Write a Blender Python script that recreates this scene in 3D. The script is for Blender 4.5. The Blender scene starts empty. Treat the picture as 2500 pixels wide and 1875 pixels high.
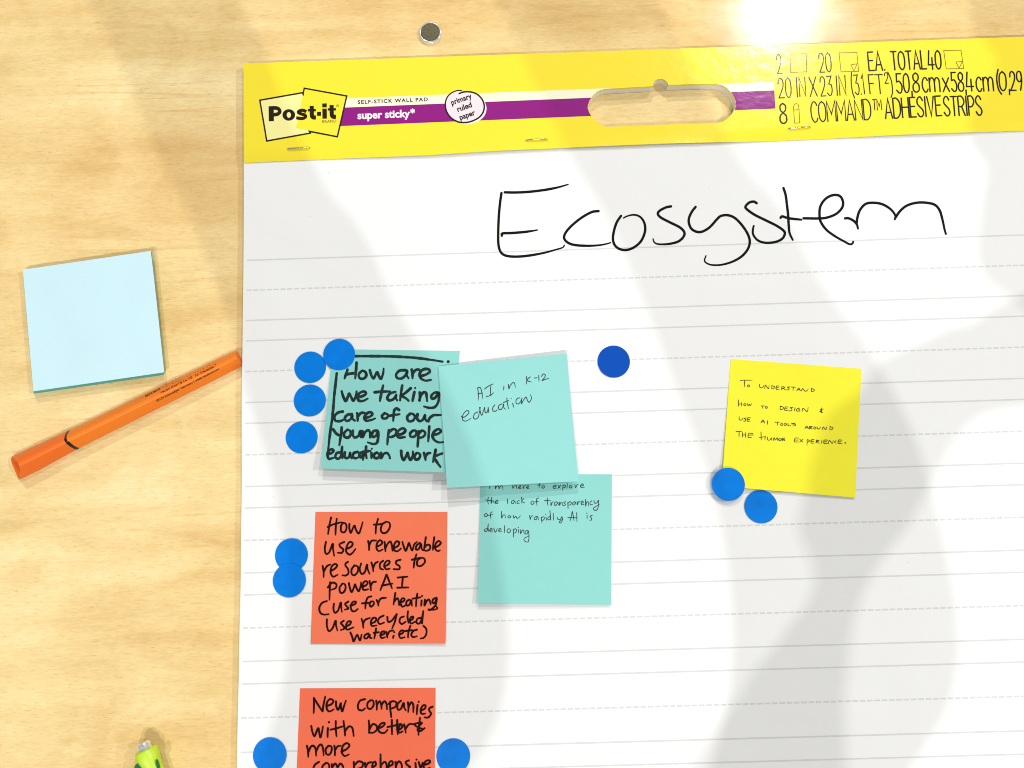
import bpy, bmesh, math, random
from mathutils import Vector, Matrix

random.seed(7)
SC = bpy.context.scene
COL = SC.collection

# ------------------------------------------------------------------ camera
F_PX = 1878.0088                      # focal length in pixels of the 2500 x 1875 photograph
RV = (-0.115186, 0.009592, -0.030786)
TV = (-0.166979, -0.183456, 0.481259)
PAD_T = 0.0053                        # thickness of the wall pad (its paper is the plane z = PAD_T)


def rodrigues(r):
    th = math.sqrt(sum(a * a for a in r))
    k = [a / th for a in r]
    K = Matrix(((0, -k[2], k[1]), (k[2], 0, -k[0]), (-k[1], k[0], 0)))
    return Matrix.Identity(3) + K * math.sin(th) + (K @ K) * (1 - math.cos(th))


RM = rodrigues(RV)
flip = lambda v: Vector((v[0], -v[1], -v[2]))
AX = [flip(RM[i]) for i in range(3)]              # right, down, forward in world axes
c0 = -(RM.transposed() @ Vector(TV))
CAM = flip(c0) + Vector((0, 0, PAD_T))

cam = bpy.data.objects.new('camera', bpy.data.cameras.new('camera'))
COL.objects.link(cam)
cam.data.sensor_width = 36.0
cam.data.lens = 36.0 * F_PX / 2500.0
cam.data.clip_start = 0.01
cam.data.clip_end = 50
m = Matrix.Identity(4)
for i, a in enumerate((AX[0], -AX[1], -AX[2])):
    for j in range(3):
        m[j][i] = a[j]
m.translation = CAM
cam.matrix_world = m
SC.camera = cam
SC.cycles.filter_width = 1.0


def at(px, py, z=PAD_T):
    """the point at height z that is seen at pixel (px, py) of the photograph"""
    d = AX[0] * ((px - 1250) / F_PX) + AX[1] * ((py - 937.5) / F_PX) + AX[2]
    return CAM + d * ((z - CAM.z) / d.z)


# ------------------------------------------------------------------ light
w = bpy.data.worlds.new('World')
SC.world = w
w.use_nodes = True
bg = w.node_tree.nodes['Background']
bg.inputs[0].default_value = (1.0, 1.0, 0.985, 1)
bg.inputs[1].default_value = 0.285

FC = at(1250, 937.5, 0.0)
H_LAMP = 2.4
_p = at(1905, 20, 0.0)
_k = (H_LAMP) / CAM.z
L_KEY = Vector((_p.x + (_p.x - CAM.x) * _k, _p.y + (_p.y - CAM.y) * _k, H_LAMP))
L_B = Vector((FC.x - 0.40, FC.y - 1.65, H_LAMP))
L_A = L_B + Vector((0.735, 0.0, 0.0))
L_D = Vector((FC.x + 2.4, FC.y + 0.3, H_LAMP))
L_C = Vector((FC.x + 0.1, FC.y + 2.7, H_LAMP))


def lamp(name, loc, power, size, col=(1.0, 0.99, 0.965)):
    ld = bpy.data.lights.new(name, 'POINT')
    ld.energy = power
    ld.shadow_soft_size = size
    ld.color = col
    o = bpy.data.objects.new(name, ld)
    COL.objects.link(o)
    o.location = loc


def power_for(loc, illum):                      # wattage that lights the middle of the table with 'illum' (radiance of a white surface)
    d = loc - FC
    r2 = d.length_squared
    return illum * math.pi * 4 * math.pi * r2 / (d.z / d.length)


lamp('ceiling_spot_key', L_KEY, power_for(L_KEY, 0.16), 0.022)
lamp('ceiling_spot_a', L_A, power_for(L_A, 0.21), 0.013)
lamp('ceiling_spot_b', L_B, power_for(L_B, 0.21), 0.013)
lamp('ceiling_spot_d', L_D, power_for(L_D, 0.185), 0.013)
lamp('ceiling_spot_c', L_C, power_for(L_C, 0.20), 0.013)

vs = SC.view_settings
vs.view_transform = 'Standard'
vs.look = 'None'
vs.exposure = 0
vs.gamma = 1
vs.use_curve_mapping = False


# ------------------------------------------------------------------ materials
def mat(name, color, rough=0.6, spec=0.5, metal=0.0, noise=0.0, nscale=60, bump=0.0, bscale=400, bdist=0.0002,
        coat=0.0, coat_rough=0.2, wave=0.0):
    mt = bpy.data.materials.new(name)
    mt.use_nodes = True
    nt = mt.node_tree
    b = nt.nodes['Principled BSDF']
    b.inputs['Roughness'].default_value = rough
    b.inputs['Specular IOR Level'].default_value = spec
    b.inputs['Metallic'].default_value = metal
    if coat:
        b.inputs['Coat Weight'].default_value = coat
        b.inputs['Coat Roughness'].default_value = coat_rough
    geo = nt.nodes.new('ShaderNodeNewGeometry')
    n = nt.nodes.new('ShaderNodeTexNoise')
    n.inputs['Scale'].default_value = nscale
    n.inputs['Detail'].default_value = 5
    nt.links.new(geo.outputs['Position'], n.inputs['Vector'])
    r = nt.nodes.new('ShaderNodeMix')
    r.data_type = 'RGBA'
    lo = [max(0, c * (1 - noise)) for c in color]
    hi = [min(1, c * (1 + noise)) for c in color]
    r.inputs['A'].default_value = (*lo, 1)
    r.inputs['B'].default_value = (*hi, 1)
    nt.links.new(n.outputs['Fac'], r.inputs['Factor'])
    nt.links.new(r.outputs['Result'], b.inputs['Base Color'])
    if bump:
        n2 = nt.nodes.new('ShaderNodeTexNoise')
        n2.inputs['Scale'].default_value = bscale
        n2.inputs['Detail'].default_value = 4
        nt.links.new(geo.outputs['Position'], n2.inputs['Vector'])
        bp = nt.nodes.new('ShaderNodeBump')
        bp.inputs['Strength'].default_value = bump
        bp.inputs['Distance'].default_value = bdist
        nt.links.new(n2.outputs['Fac'], bp.inputs['Height'])
        nt.links.new(bp.outputs['Normal'], b.inputs['Normal'])
        if wave:
            n3 = nt.nodes.new('ShaderNodeTexNoise')
            n3.inputs['Scale'].default_value = 14
            n3.inputs['Detail'].default_value = 2
            nt.links.new(geo.outputs['Position'], n3.inputs['Vector'])
            b3 = nt.nodes.new('ShaderNodeBump')
            b3.inputs['Strength'].default_value = 1.0
            b3.inputs['Distance'].default_value = wave
            nt.links.new(n3.outputs['Fac'], b3.inputs['Height'])
            nt.links.new(b3.outputs['Normal'], bp.inputs['Normal'])
        if coat:
            nt.links.new(bp.outputs['Normal'], b.inputs['Coat Normal'])
    return mt


def wood_material():
    mt = bpy.data.materials.new('maple_veneer')
    mt.use_nodes = True
    nt = mt.node_tree
    N = nt.nodes
    b = N['Principled BSDF']
    geo = N.new('ShaderNodeNewGeometry')

    def noise(sx, sy, detail, dist=0.0, off=0.0, rough=0.55):
        mp = N.new('ShaderNodeMapping')
        mp.inputs['Scale'].default_value = (sx, sy, 1)
        mp.inputs['Location'].default_value = (off, off * 0.7, 0)
        mp.inputs['Rotation'].default_value = (0, 0, math.radians(-1.5))
        nt.links.new(geo.outputs['Position'], mp.inputs['Vector'])
        n = N.new('ShaderNodeTexNoise')
        n.inputs['Scale'].default_value = 1.0
        n.inputs['Detail'].default_value = detail
        n.inputs['Roughness'].default_value = rough
        n.inputs['Distortion'].default_value = dist
        nt.links.new(mp.outputs['Vector'], n.inputs['Vector'])
        return n.outputs['Fac']

    def ramp(fac, stops):
        r = N.new('ShaderNodeValToRGB')
        e = r.color_ramp.elements
        while len(e) < len(stops):
            e.new(0.5)
        for el, (p, c) in zip(e, stops):
            el.position = p
            el.color = (*c, 1) if len(c) == 3 else c
        nt.links.new(fac, r.inputs['Fac'])
        return r.outputs['Color']

    def mix(a, bb, fac, mode='MIX', k=None):
        x = N.new('ShaderNodeMix')
        x.data_type = 'RGBA'
        x.blend_type = mode
        nt.links.new(a, x.inputs['A'])
        nt.links.new(bb, x.inputs['B'])
        if k is not None:
            x.inputs['Factor'].default_value = k
        else:
            nt.links.new(fac, x.inputs['Factor'])
        return x.outputs['Result']

    base = ramp(noise(2.6, 13, 5, 0.5, 3.1), [(0.28, (0.76, 0.520, 0.225)), (0.44, (0.835, 0.62, 0.295)),
                                            (0.60, (0.87, 0.685, 0.350)), (0.76, (0.885, 0.725, 0.40))])
    blot = ramp(noise(5, 24, 5, 0.45, 31.0), [(0.34, (0.91, 0.86, 0.78)), (0.50, (1, 1, 1)), (0.64, (1.04, 1.06, 1.12))])
    base = mix(base, blot, None, 'MULTIPLY', 1.0)
    cloud = ramp(noise(16, 20, 4, 1.1, 47.0), [(0.32, (0.94, 0.905, 0.85)), (0.50, (1, 1, 1)), (0.68, (1.05, 1.08, 1.15))])
    base = mix(base, cloud, None, 'MULTIPLY', 1.0)
    # long brown growth lines running across the board
    line = ramp(noise(2.2, 34, 3, 0.5, 11.0), [(0.0, (1, 1, 1)), (0.485, (1, 1, 1)), (0.505, (0.80, 0.69, 0.54)),
                                               (0.525, (1, 1, 1)), (1.0, (1, 1, 1))])
    lmask = ramp(noise(6, 20, 2, 0.2, 21.0), [(0.52, (0, 0, 0)), (0.72, (0.8, 0.8, 0.8))])
    col = mix(base, line, None, 'MULTIPLY', 1.0)
    col = mix(base, col, lmask)
    # short fine pores and flecks
    fl = ramp(noise(210, 1300, 3, 0.4, 5.0, 0.7), [(0.28, (0.76, 0.69, 0.56)), (0.42, (1, 1, 1)), (1.0, (1, 1, 1))])
    col = mix(col, fl, None, 'MULTIPLY', 0.9)
    fib = ramp(noise(150, 800, 4, 0.5, 8.0, 0.7), [(0.25, (0.87, 0.84, 0.77)), (0.75, (1.10, 1.10, 1.09))])
    col = mix(col, fib, None, 'MULTIPLY', 0.9)
    fib2 = ramp(noise(18, 160, 4, 0.4, 18.0, 0.6), [(0.3, (0.93, 0.90, 0.84)), (0.7, (1.05, 1.05, 1.05))])
    col = mix(col, fib2, None, 'MULTIPLY', 0.6)
    nt.links.new(col, b.inputs['Base Color'])
    b.inputs['Roughness'].default_value = 0.030
    b.inputs['Specular IOR Level'].default_value = 0.24
    bp = N.new('ShaderNodeBump')
    bp.inputs['Strength'].default_value = 0.42
    bp.inputs['Distance'].default_value = 0.00010
    nt.links.new(noise(110, 1250, 4, 0.3, 2.0, 0.72), bp.inputs['Height'])
    nt.links.new(bp.outputs['Normal'], b.inputs['Normal'])
    return mt


WOOD = wood_material()
PAPER = mat('white_paper', (0.84, 0.84, 0.832), 0.8, 0.15, noise=0.012, nscale=500, bump=0.25, bscale=1600, bdist=0.00006, wave=0.0025)
RULE = mat('grey_rule_ink', (0.66, 0.66, 0.645), 0.8, 0.1, noise=0.12, nscale=900)
MARKER = mat('black_marker_ink', (0.006, 0.006, 0.007), 0.6, 0.06, noise=0.4, nscale=500)
PENINK = mat('fine_black_ink', (0.045, 0.050, 0.048), 0.7, 0.06, noise=0.4, nscale=900)
TEALINK = mat('black_marker_on_teal', (0.016, 0.032, 0.030), 0.6, 0.08, noise=0.95, nscale=260)
MAROONINK = mat('dark_marker_on_orange', (0.018, 0.003, 0.003), 0.6, 0.08, noise=0.8, nscale=500)
GL = dict(rough=0.6, spec=0.1, bump=0.30, bscale=140, bdist=0.0005, coat=0.65, coat_rough=0.185)
H_YELLOW = mat('glossy_yellow_card', (0.93, 0.765, 0.035), noise=0.015, nscale=30, **GL)
H_PALE = mat('glossy_pale_yellow_print', (0.93, 0.86, 0.34), noise=0.03, nscale=40, **GL)
H_CREAM = mat('glossy_cream_print', (0.93, 0.90, 0.66), noise=0.01, **GL)
H_PURPLE = mat('glossy_purple_print', (0.27, 0.004, 0.205), noise=0.12, nscale=300, **GL)
H_PINK = mat('glossy_pale_pink_print', (0.86, 0.73, 0.77), noise=0.02, **GL)
H_WHITE = mat('glossy_white_print', (0.88, 0.82, 0.84), noise=0.01, **GL)
H_BLACK = mat('glossy_black_print', (0.011, 0.005, 0.004), noise=0.2, **GL)
H_BROWN = mat('glossy_brown_print', (0.20, 0.095, 0.008), noise=0.2, **GL)
TEAL = mat('teal_note_paper', (0.262, 0.625, 0.580), 0.75, 0.15, noise=0.02, nscale=200, bump=0.2, bscale=1500, bdist=0.00005, wave=0.004)
TEAL_L = mat('light_teal_note_paper', (0.285, 0.655, 0.622), 0.75, 0.15, noise=0.02, nscale=200, bump=0.2, bscale=1500, bdist=0.00005, wave=0.004)
ORANGE = mat('coral_note_paper', (0.91, 0.198, 0.098), 0.75, 0.15, noise=0.025, nscale=60, bump=0.2, bscale=1500, bdist=0.00005, wave=0.004)
CORAL = mat('deep_coral_note_paper', (0.90, 0.172, 0.085), 0.75, 0.15, noise=0.025, nscale=60, bump=0.2, bscale=1500, bdist=0.00005, wave=0.004)
YNOTE = mat('yellow_note_paper', (0.96, 0.89, 0.045), 0.75, 0.15, noise=0.015, nscale=200, bump=0.2, bscale=1500, bdist=0.00005, wave=0.004)
BLUE = mat('bright_blue_sticker', (0.0, 0.195, 0.72), 0.45, 0.12, noise=0.26, nscale=95, bump=0.25, bscale=120, bdist=0.0006)  # noise paints sheen patches and wear into the blue
BLUE_NO_SHEEN = mat('sheenless_blue_sticker', (0.0, 0.07, 0.43), 0.5, 0.12, noise=0.06, nscale=40, bump=0.15, bscale=120, bdist=0.0004)  # darker base stands in for the sheen this dot lacks
STACK_TEAL = mat('teal_sheet_edges', (0.15, 0.48, 0.40), 0.8, 0.1, noise=0.3, nscale=900)
PALE_BLUE = mat('pale_blue_note_paper', (0.56, 0.775, 0.845), 0.7, 0.2, noise=0.02, nscale=30, bump=0.2, bscale=1500, bdist=0.00005, wave=0.004)
PEN_ORANGE = mat('orange_plastic', (0.90, 0.215, 0.016), 0.36, 0.28, noise=0.02, nscale=60)
PEN_CAP = mat('deeper_orange_plastic', (0.86, 0.16, 0.016), 0.36, 0.28, noise=0.02, nscale=60)
PEN_DARK = mat('dark_orange_inside', (0.33, 0.045, 0.008), 0.5, 0.3)
PEN_BLACK = mat('black_plastic_ring', (0.006, 0.005, 0.005), 0.35, 0.4)
PEN_PRINT = mat('dark_brown_print', (0.020, 0.005, 0.002), 0.5, 0.1)
LIME = mat('lime_rubber', (0.55, 0.78, 0.045), 0.4, 0.4, noise=0.05, nscale=60, coat=0.3)
GREEN = mat('dark_green_plastic', (0.012, 0.16, 0.018), 0.2, 0.5, coat=0.5, coat_rough=0.1)
CHROME = mat('polished_metal', (0.93, 0.93, 0.92), 0.16, 0.5, metal=0.75)
DISC = mat('brushed_dark_metal', (0.11, 0.095, 0.055), 0.42, 0.5, metal=1.0, noise=0.25, nscale=900, bump=0.4, bscale=900)
STEEL = mat('staple_wire', (0.75, 0.70, 0.58), 0.18, 0.5, metal=1.0)
CLOTH = mat('dark_caster_cloth', (0.03, 0.03, 0.035), 0.9, 0.1, noise=0.3, nscale=300)


# ------------------------------------------------------------------ object helpers
def link(name, verts, faces, material, parent=None, origin=None, smooth=False):
    me = bpy.data.meshes.new(name)
    org = Vector(origin) if origin is not None else (parent['_o'] if parent is not None else Vector((0, 0, 0)))
    org = Vector(org)
    me.from_pydata([Vector(v) - org for v in verts], [], faces)
    me.materials.append(material)
    if smooth:
        for p in me.polygons:
            p.use_smooth = True
    me.update()
    o = bpy.data.objects.new(name, me)
    COL.objects.link(o)
    o['_o'] = org
    if parent is not None:
        o.parent = parent
        o.location = org - Vector(parent['_o'])
    else:
        o.location = org
    return o


def thing(name, label, cat, loc, group=None):
    o = bpy.data.objects.new(name, None)
    COL.objects.link(o)
    o.location = loc
    o.empty_display_size = 0.01
    o['_o'] = Vector(loc)
    return tag(o, label, cat, group)


def tag(o, label, cat, group=None):
    o['label'] = label
    o['category'] = cat
    if group:
        o['group'] = group
    return o


def spline(pts, step=2.0, closed=False):
    """Catmull-Rom through the points, resampled about every 'step' pixels"""
    n = len(pts)
    if n == 1:
        return [Vector(pts[0])]
    P = [Vector(p) for p in pts]
    out = []
    segs = n if closed else n - 1
    for i in range(segs):
        p1, p2 = P[i % n], P[(i + 1) % n]
        p0 = P[(i - 1) % n] if (closed or i > 0) else p1 * 2 - p2
        p3 = P[(i + 2) % n] if (closed or i + 2 < n) else p2 * 2 - p1
        k = max(2, int((p2 - p1).length / step) + 1)
        for j in range(k):
            t = j / k
            out.append(0.5 * ((2 * p1) + (p2 - p0) * t + (2 * p0 - 5 * p1 + 4 * p2 - p3) * t * t
                              + (3 * p1 - p0 - 3 * p2 + p3) * t ** 3))
    if not closed:
        out.append(P[-1])
    return out


class Ink:
    """collects flat strokes, polygons and lettering drawn on a surface; one mesh at the end"""

    def __init__(self, surf, lift=0.00008):
        self.s, self.lift, self.v, self.f, self.n = surf, lift, [], [], 0

    def pt(self, p, extra=0.0):
        q = self.s(p[0], p[1], self.lift + extra)
        self.v.append(q)
        return len(self.v) - 1

    def stroke(self, pts, width, taper=0.0, smooth=True, wob=0.0, closed=False, butt=False, step=2.0):
        self.n += 1
        ex = (self.n % 23) * 0.0000016
        path = spline(pts, step, closed) if smooth else [Vector(p) for p in pts]
        if len(path) == 1:
            return self.disc(pts[0], width / 2)
        h = width / 2
        L = [0.0]
        for a, b in zip(path, path[1:]):
            L.append(L[-1] + (b - a).length)
        tot = max(L[-1], 1e-6)
        ph = random.random() * 9
        prev = None
        m_ = len(path)
        for i, p in enumerate(path):
            if closed:
                d = path[(i + 1) % m_] - path[i - 1]
            else:
                d = path[min(i + 1, m_ - 1)] - path[max(i - 1, 0)]
            if d.length < 1e-9:
                d = Vector((1, 0))
            d.normalize()
            nn = Vector((-d.y, d.x))
            u = L[i] / tot
            hw = h * (1 - taper * max(0, u - 0.72) / 0.28) * (1 + wob * math.sin(ph + L[i] * 0.11) * 0.8 + wob * 0.5 * math.sin(ph * 2 + L[i] * 0.37))
            sc = 1.0
            if not smooth and 0 < i < m_ - 1:                # mitre for sharp corners
                a = (path[i] - path[i - 1]).normalized()
                d = a + (path[i + 1] - path[i]).normalized()
                d = d.normalized() if d.length > 1e-3 else a
                nn = Vector((-d.y, d.x))
                c = max(0.35, abs(a.dot(d)))
                sc = 1 / c
            a = self.pt(p + nn * hw * sc, ex)
            b = self.pt(p - nn * hw * sc, ex)
            if prev:
                self.f.append((prev[0], prev[1], b, a))
            elif not closed and not butt:
                self.cap(p, -d, nn, hw, a, b, ex)
            prev = (a, b)
            if i == 0:
                first = prev
        if closed:
            self.f.append((prev[0], prev[1], first[1], first[0]))
        elif not butt:
            self.cap(path[-1], d, -nn, hw, prev[1], prev[0], ex)

    def cap(self, p, d, nn, hw, a, b, ex):
        ring = [a]
        for k in range(1, 6):
            t = math.pi * k / 6
            ring.append(self.pt(p + nn * hw * math.cos(t) + d * hw * math.sin(t), ex))
        ring.append(b)
        self.f.append(tuple(ring))

    def disc(self, c, r, n=20):
        self.n += 1
        ex = (self.n % 23) * 0.0000016
        self.f.append(tuple(self.pt((c[0] + r * math.cos(2 * math.pi * k / n), c[1] + r * math.sin(2 * math.pi * k / n)), ex)
                            for k in range(n)))

    def poly(self, pts):
        self.f.append(tuple(self.pt(p) for p in pts))

    def ring(self, c, ro, ri, n=40):
        o, i_ = [], []
        for k in range(n):
            t = 2 * math.pi * k / n
            o.append(self.pt((c[0] + ro[0] * math.cos(t), c[1] + ro[1] * math.sin(t))))
            i_.append(self.pt((c[0] + ri[0] * math.cos(t), c[1] + ri[1] * math.sin(t))))
        for k in range(n):
            q = (k + 1) % n
            self.f.append((o[k], o[q], i_[q], i_[k]))

    def text(self, s, p0, p1, height, ref='x', bold=0.0, up=None, font_step=2, spacing=1.0):
        """lettering between baseline ends p0 and p1 (pixels); 'height' is the height of the letter ref"""
        v, f, x0, x1 = text_mesh(s, bold, spacing)
        rh = text_height(ref, bold)
        a = (Vector(p1) - Vector(p0)) / (x1 - x0)
        if up is None:
            d = (Vector(p1) - Vector(p0)).normalized()
            up = Vector((d.y, -d.x))
        up = Vector(up).normalized() * (height / rh)
        base = len(self.v)
        for (x, y) in v:
            self.pt(Vector(p0) + a * (x - x0) + up * y)
        for fc in f:
            self.f.append(tuple(base + k for k in fc))

    def build(self, name, material, parent):
        fs = []
        for fc in self.f:                                    # every face looks up
            a = Vector((0, 0, 0))
            n = len(fc)
            for k in range(n):
                a += self.v[fc[k]].cross(self.v[fc[(k + 1) % n]])
            fs.append(fc if a.z >= 0 else tuple(reversed(fc)))
        return link(name, self.v, fs, material, parent)


_tc = {}


def text_mesh(s, bold, spacing=1.0):
    key = (s, bold, spacing)
    if key not in _tc:
        cu = bpy.data.curves.new('lettering', 'FONT')
        cu.body = s
        cu.offset = bold
        cu.space_character = spacing
        cu.resolution_u = 4
        cu.fill_mode = 'FRONT'
        o = bpy.data.objects.new('lettering', cu)
        COL.objects.link(o)
        dg = bpy.context.evaluated_depsgraph_get()
        dg.update()
        me = bpy.data.meshes.new_from_object(o.evaluated_get(dg))
        v = [(q.co.x, q.co.y) for q in me.vertices]
        f = [tuple(p.vertices) for p in me.polygons]
        bpy.data.objects.remove(o)
        bpy.data.curves.remove(cu)
        bpy.data.meshes.remove(me)
        xs = [q[0] for q in v]
        _tc[key] = (v, f, min(xs), max(xs))
    return _tc[key]


def text_height(ch, bold):
    v = text_mesh(ch, bold)[0]
    return max(q[1] for q in v)


# condensed single-line lettering, each glyph in a unit box: (smooth, points)
GLY = {
    'A': (.85, [(0, [(0, 0), (.5, 1), (1, 0)]), (0, [(.2, .3), (.8, .3)])]),
    'B': (.8, [(0, [(0, 0), (0, 1)]), (1, [(0, 1), (.6, 1), (.9, .78), (.6, .53), (0, .53)]), (1, [(.05, .53), (.7, .5), (1, .27), (.7, 0), (0, 0)])]),
    'C': (.75, [(1, [(1, .82), (.8, .97), (.45, 1), (.1, .8), (0, .5), (.1, .2), (.45, 0), (.8, .03), (1, .18)])]),
    'D': (.85, [(0, [(0, 0), (0, 1)]), (1, [(0, 1), (.5, 1), (.9, .8), (1, .5), (.9, .2), (.5, 0), (0, 0)])]),
    'E': (.65, [(0, [(1, 1), (0, 1), (0, 0), (1, 0)]), (0, [(0, .54), (.85, .54)])]),
    'F': (.62, [(0, [(1, 1), (0, 1), (0, 0)]), (0, [(0, .54), (.85, .54)])]),
    'H': (.8, [(0, [(0, 0), (0, 1)]), (0, [(1, 0), (1, 1)]), (0, [(0, .52), (1, .52)])]),
    'I': (.12, [(0, [(.5, 0), (.5, 1)])]),
    'L': (.62, [(0, [(0, 1), (0, 0), (1, 0)])]),
    'M': (1.0, [(0, [(0, 0), (0, 1), (.5, .35), (1, 1), (1, 0)])]),
    'N': (.85, [(0, [(0, 0), (0, 1), (1, 0), (1, 1)])]),
    'O': (.85, [(1, [(.5, 1), (.12, .85), (0, .5), (.12, .15), (.5, 0), (.88, .15), (1, .5), (.88, .85), (.5, 1)])]),
    'P': (.75, [(0, [(0, 0), (0, 1)]), (1, [(0, 1), (.6, 1), (.98, .74), (.6, .46), (0, .46)])]),
    'R': (.78, [(0, [(0, 0), (0, 1)]), (1, [(0, 1), (.6, 1), (.98, .74), (.6, .48), (0, .48)]), (0, [(.5, .48), (1, 0)])]),
    'S': (.75, [(1, [(.95, .82), (.7, .98), (.4, 1), (.08, .85), (.1, .65), (.45, .5), (.85, .35), (.97, .15), (.65, 0), (.3, .02), (0, .18)])]),
    'T': (.75, [(0, [(0, 1), (1, 1)]), (0, [(.5, 1), (.5, 0)])]),
    'V': (.8, [(0, [(0, 1), (.5, 0), (1, 1)])]),
    'X': (.85, [(0, [(0, 0), (1, 1)]), (0, [(0, 1), (1, 0)])]),
    'c': (.62, [(1, [(1, .58), (.75, .71), (.4, .7), (.05, .5), (.05, .2), (.4, 0), (.75, 0), (1, .13)])]),
    'm': (1.15, [(0, [(0, 0), (0, .7)]), (1, [(0, .45), (.12, .66), (.3, .71), (.47, .6), (.5, .4), (.5, 0)]), (1, [(.5, .45), (.62, .66), (.8, .71), (.97, .6), (1, .4), (1, 0)])]),
    'x': (.7, [(0, [(0, 0), (1, .7)]), (0, [(0, .7), (1, 0)])]),
    '0': (.75, [(1, [(.5, 1), (.12, .85), (0, .5), (.12, .15), (.5, 0), (.88, .15), (1, .5), (.88, .85), (.5, 1)])]),
    '1': (.3, [(0, [(0, .8), (.9, 1), (.9, 0)])]),
    '2': (.72, [(1, [(0, .72), (.1, .92), (.45, 1), (.85, .88), (.9, .62), (.5, .3), (0, 0)]), (0, [(0, 0), (1, 0)])]),
    '3': (.72, [(0, [(.05, 1), (.95, 1), (.4, .6)]), (1, [(.4, .6), (.85, .55), (1, .3), (.8, .06), (.45, 0), (0, .14)])]),
    '4': (.75, [(0, [(.25, 1), (0, .24), (1, .24)]), (0, [(.7, .62), (.7, 0)])]),
    '5': (.72, [(0, [(.9, 1), (.12, 1), (.08, .58)]), (1, [(.08, .58), (.6, .6), (1, .35), (.85, .06), (.45, 0), (0, .15)])]),
    '8': (.75, [(1, [(.5, 1), (.12, .88), (.15, .66), (.5, .53), (.92, .38), (.95, .12), (.5, 0), (.05, .12), (.08, .38), (.5, .53), (.85, .66), (.88, .88), (.5, 1)])]),
    '9': (.72, [(1, [(.95, .68), (.82, .93), (.45, 1), (.08, .88), (.05, .6), (.4, .45), (.8, .5), (.95, .68), (.9, .4), (.62, 0)])]),
    '.': (.12, [(0, [(.5, 0), (.5, .02)])]),
    ',': (.15, [(0, [(.5, .08), (.5, -.2)])]),
    '(': (.3, [(1, [(1, 1.15), (.3, .8), (.1, .5), (.3, .1), (1, -.15)])]),
    ')': (.3, [(1, [(0, 1.15), (.7, .8), (.9, .5), (.7, .1), (0, -.15)])]),
}


def line_text(ink, s, p0, p1, up, width, gap=0.22):
    adv = [GLY[c][0] for c in s]
    tot = sum(adv) + gap * (len(s) - 1)
    a = (Vector(p1) - Vector(p0)) / tot
    up = Vector(up)
    x = 0.0
    for c, wd in zip(s, adv):
        for sm, pts in GLY[c][1]:
            q = [Vector(p0) + a * (x + px * wd) + up * py for px, py in pts]
            if not sm:
                ink.stroke(q, width, smooth=False)
            else:
                ink.stroke(q, width, smooth=True)
        x += wd + gap


# ------------------------------------------------------------------ the table
o = link('table_top', [(-1.2, -1.1, 0), (1.4, -1.1, 0), (1.4, 1.0, 0), (-1.2, 1.0, 0),
                       (-1.2, -1.1, -0.03), (1.4, -1.1, -0.03), (1.4, 1.0, -0.03), (-1.2, 1.0, -0.03)],
         [(0, 1, 2, 3), (7, 6, 5, 4), (0, 4, 5, 1), (1, 5, 6, 2), (2, 6, 7, 3), (3, 7, 4, 0)], WOOD)
o['kind'] = 'structure'


# ------------------------------------------------------------------ the wall pad
def resample(poly, n):
    L = [0]
    for a, b in zip(poly, poly[1:]):
        L.append(L[-1] + (Vector(b) - Vector(a)).length)
    out = []
    for k in range(n):
        t = L[-1] * k / (n - 1)
        i = max(j for j in range(len(L) - 1) if L[j] <= t + 1e-9)
        u = (t - L[i]) / max(1e-9, L[i + 1] - L[i])
        out.append(Vector(poly[i]).lerp(Vector(poly[i + 1]), u))
    return out


def plate(outer, holes, z0, z1):
    """solid sheet with holes: outlines are lists of (x, y)"""
    bm = bmesh.new()
    loops = []
    for lp in [outer] + holes:
        vs_ = [bm.verts.new((x, y, z1)) for x, y in lp]
        es = [bm.edges.new((vs_[i], vs_[(i + 1) % len(vs_)])) for i in range(len(vs_))]
        loops.append((vs_, es))
    bmesh.ops.triangle_fill(bm, use_beauty=True, use_dissolve=False, edges=[e for _, es in loops for e in es], normal=(0, 0, 1))
    top = list(bm.faces)
    for f in top:
        if f.normal.z < 0:
            f.normal_flip()
    low = {}
    for vs_, _ in loops:
        for v in vs_:
            low[v] = bm.verts.new((v.co.x, v.co.y, z0))
    for f in top:
        bm.faces.new([low[v] for v in reversed(f.verts)])
    for vs_, _ in loops:
        for i in range(len(vs_)):
            a, b = vs_[i], vs_[(i + 1) % len(vs_)]
            bm.faces.new((a, b, low[b], low[a]))
    bmesh.ops.recalc_face_normals(bm, faces=bm.faces)
    bm.verts.index_update()
    vv = [v.co.copy() for v in bm.verts]
    ff = [tuple(v.index for v in f.verts) for f in bm.faces]
    bm.free()
    return vv, ff


S8 = 400 / 2212
HOLE = [(1430 + x * S8, 180 + y * S8) for x, y in spline(
    [(30, 450), (45, 390), (80, 320), (140, 255), (200, 222), (270, 203)], 40)
    + [(500, 190), (880, 170)] + spline([(908, 163), (915, 130), (940, 92), (980, 72), (1030, 70), (1075, 90), (1105, 125), (1114, 154)], 30)
    + [(1400, 140)] + spline([(1760, 137), (1850, 160), (1920, 210), (1970, 270), (2010, 350), (2025, 420), (2000, 500), (1950, 570), (1880, 630), (1820, 655), (1740, 668)], 40)
    + [(1400, 675), (1000, 688), (600, 706)] + spline([(300, 718), (230, 705), (160, 660), (100, 600), (55, 530), (33, 475)], 40)]
Z_H = PAD_T + 0.0016                                    # top of the header card
hole_w = [(q.x, q.y) for q in (at(x, y, Z_H) for x, y in HOLE)]

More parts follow.
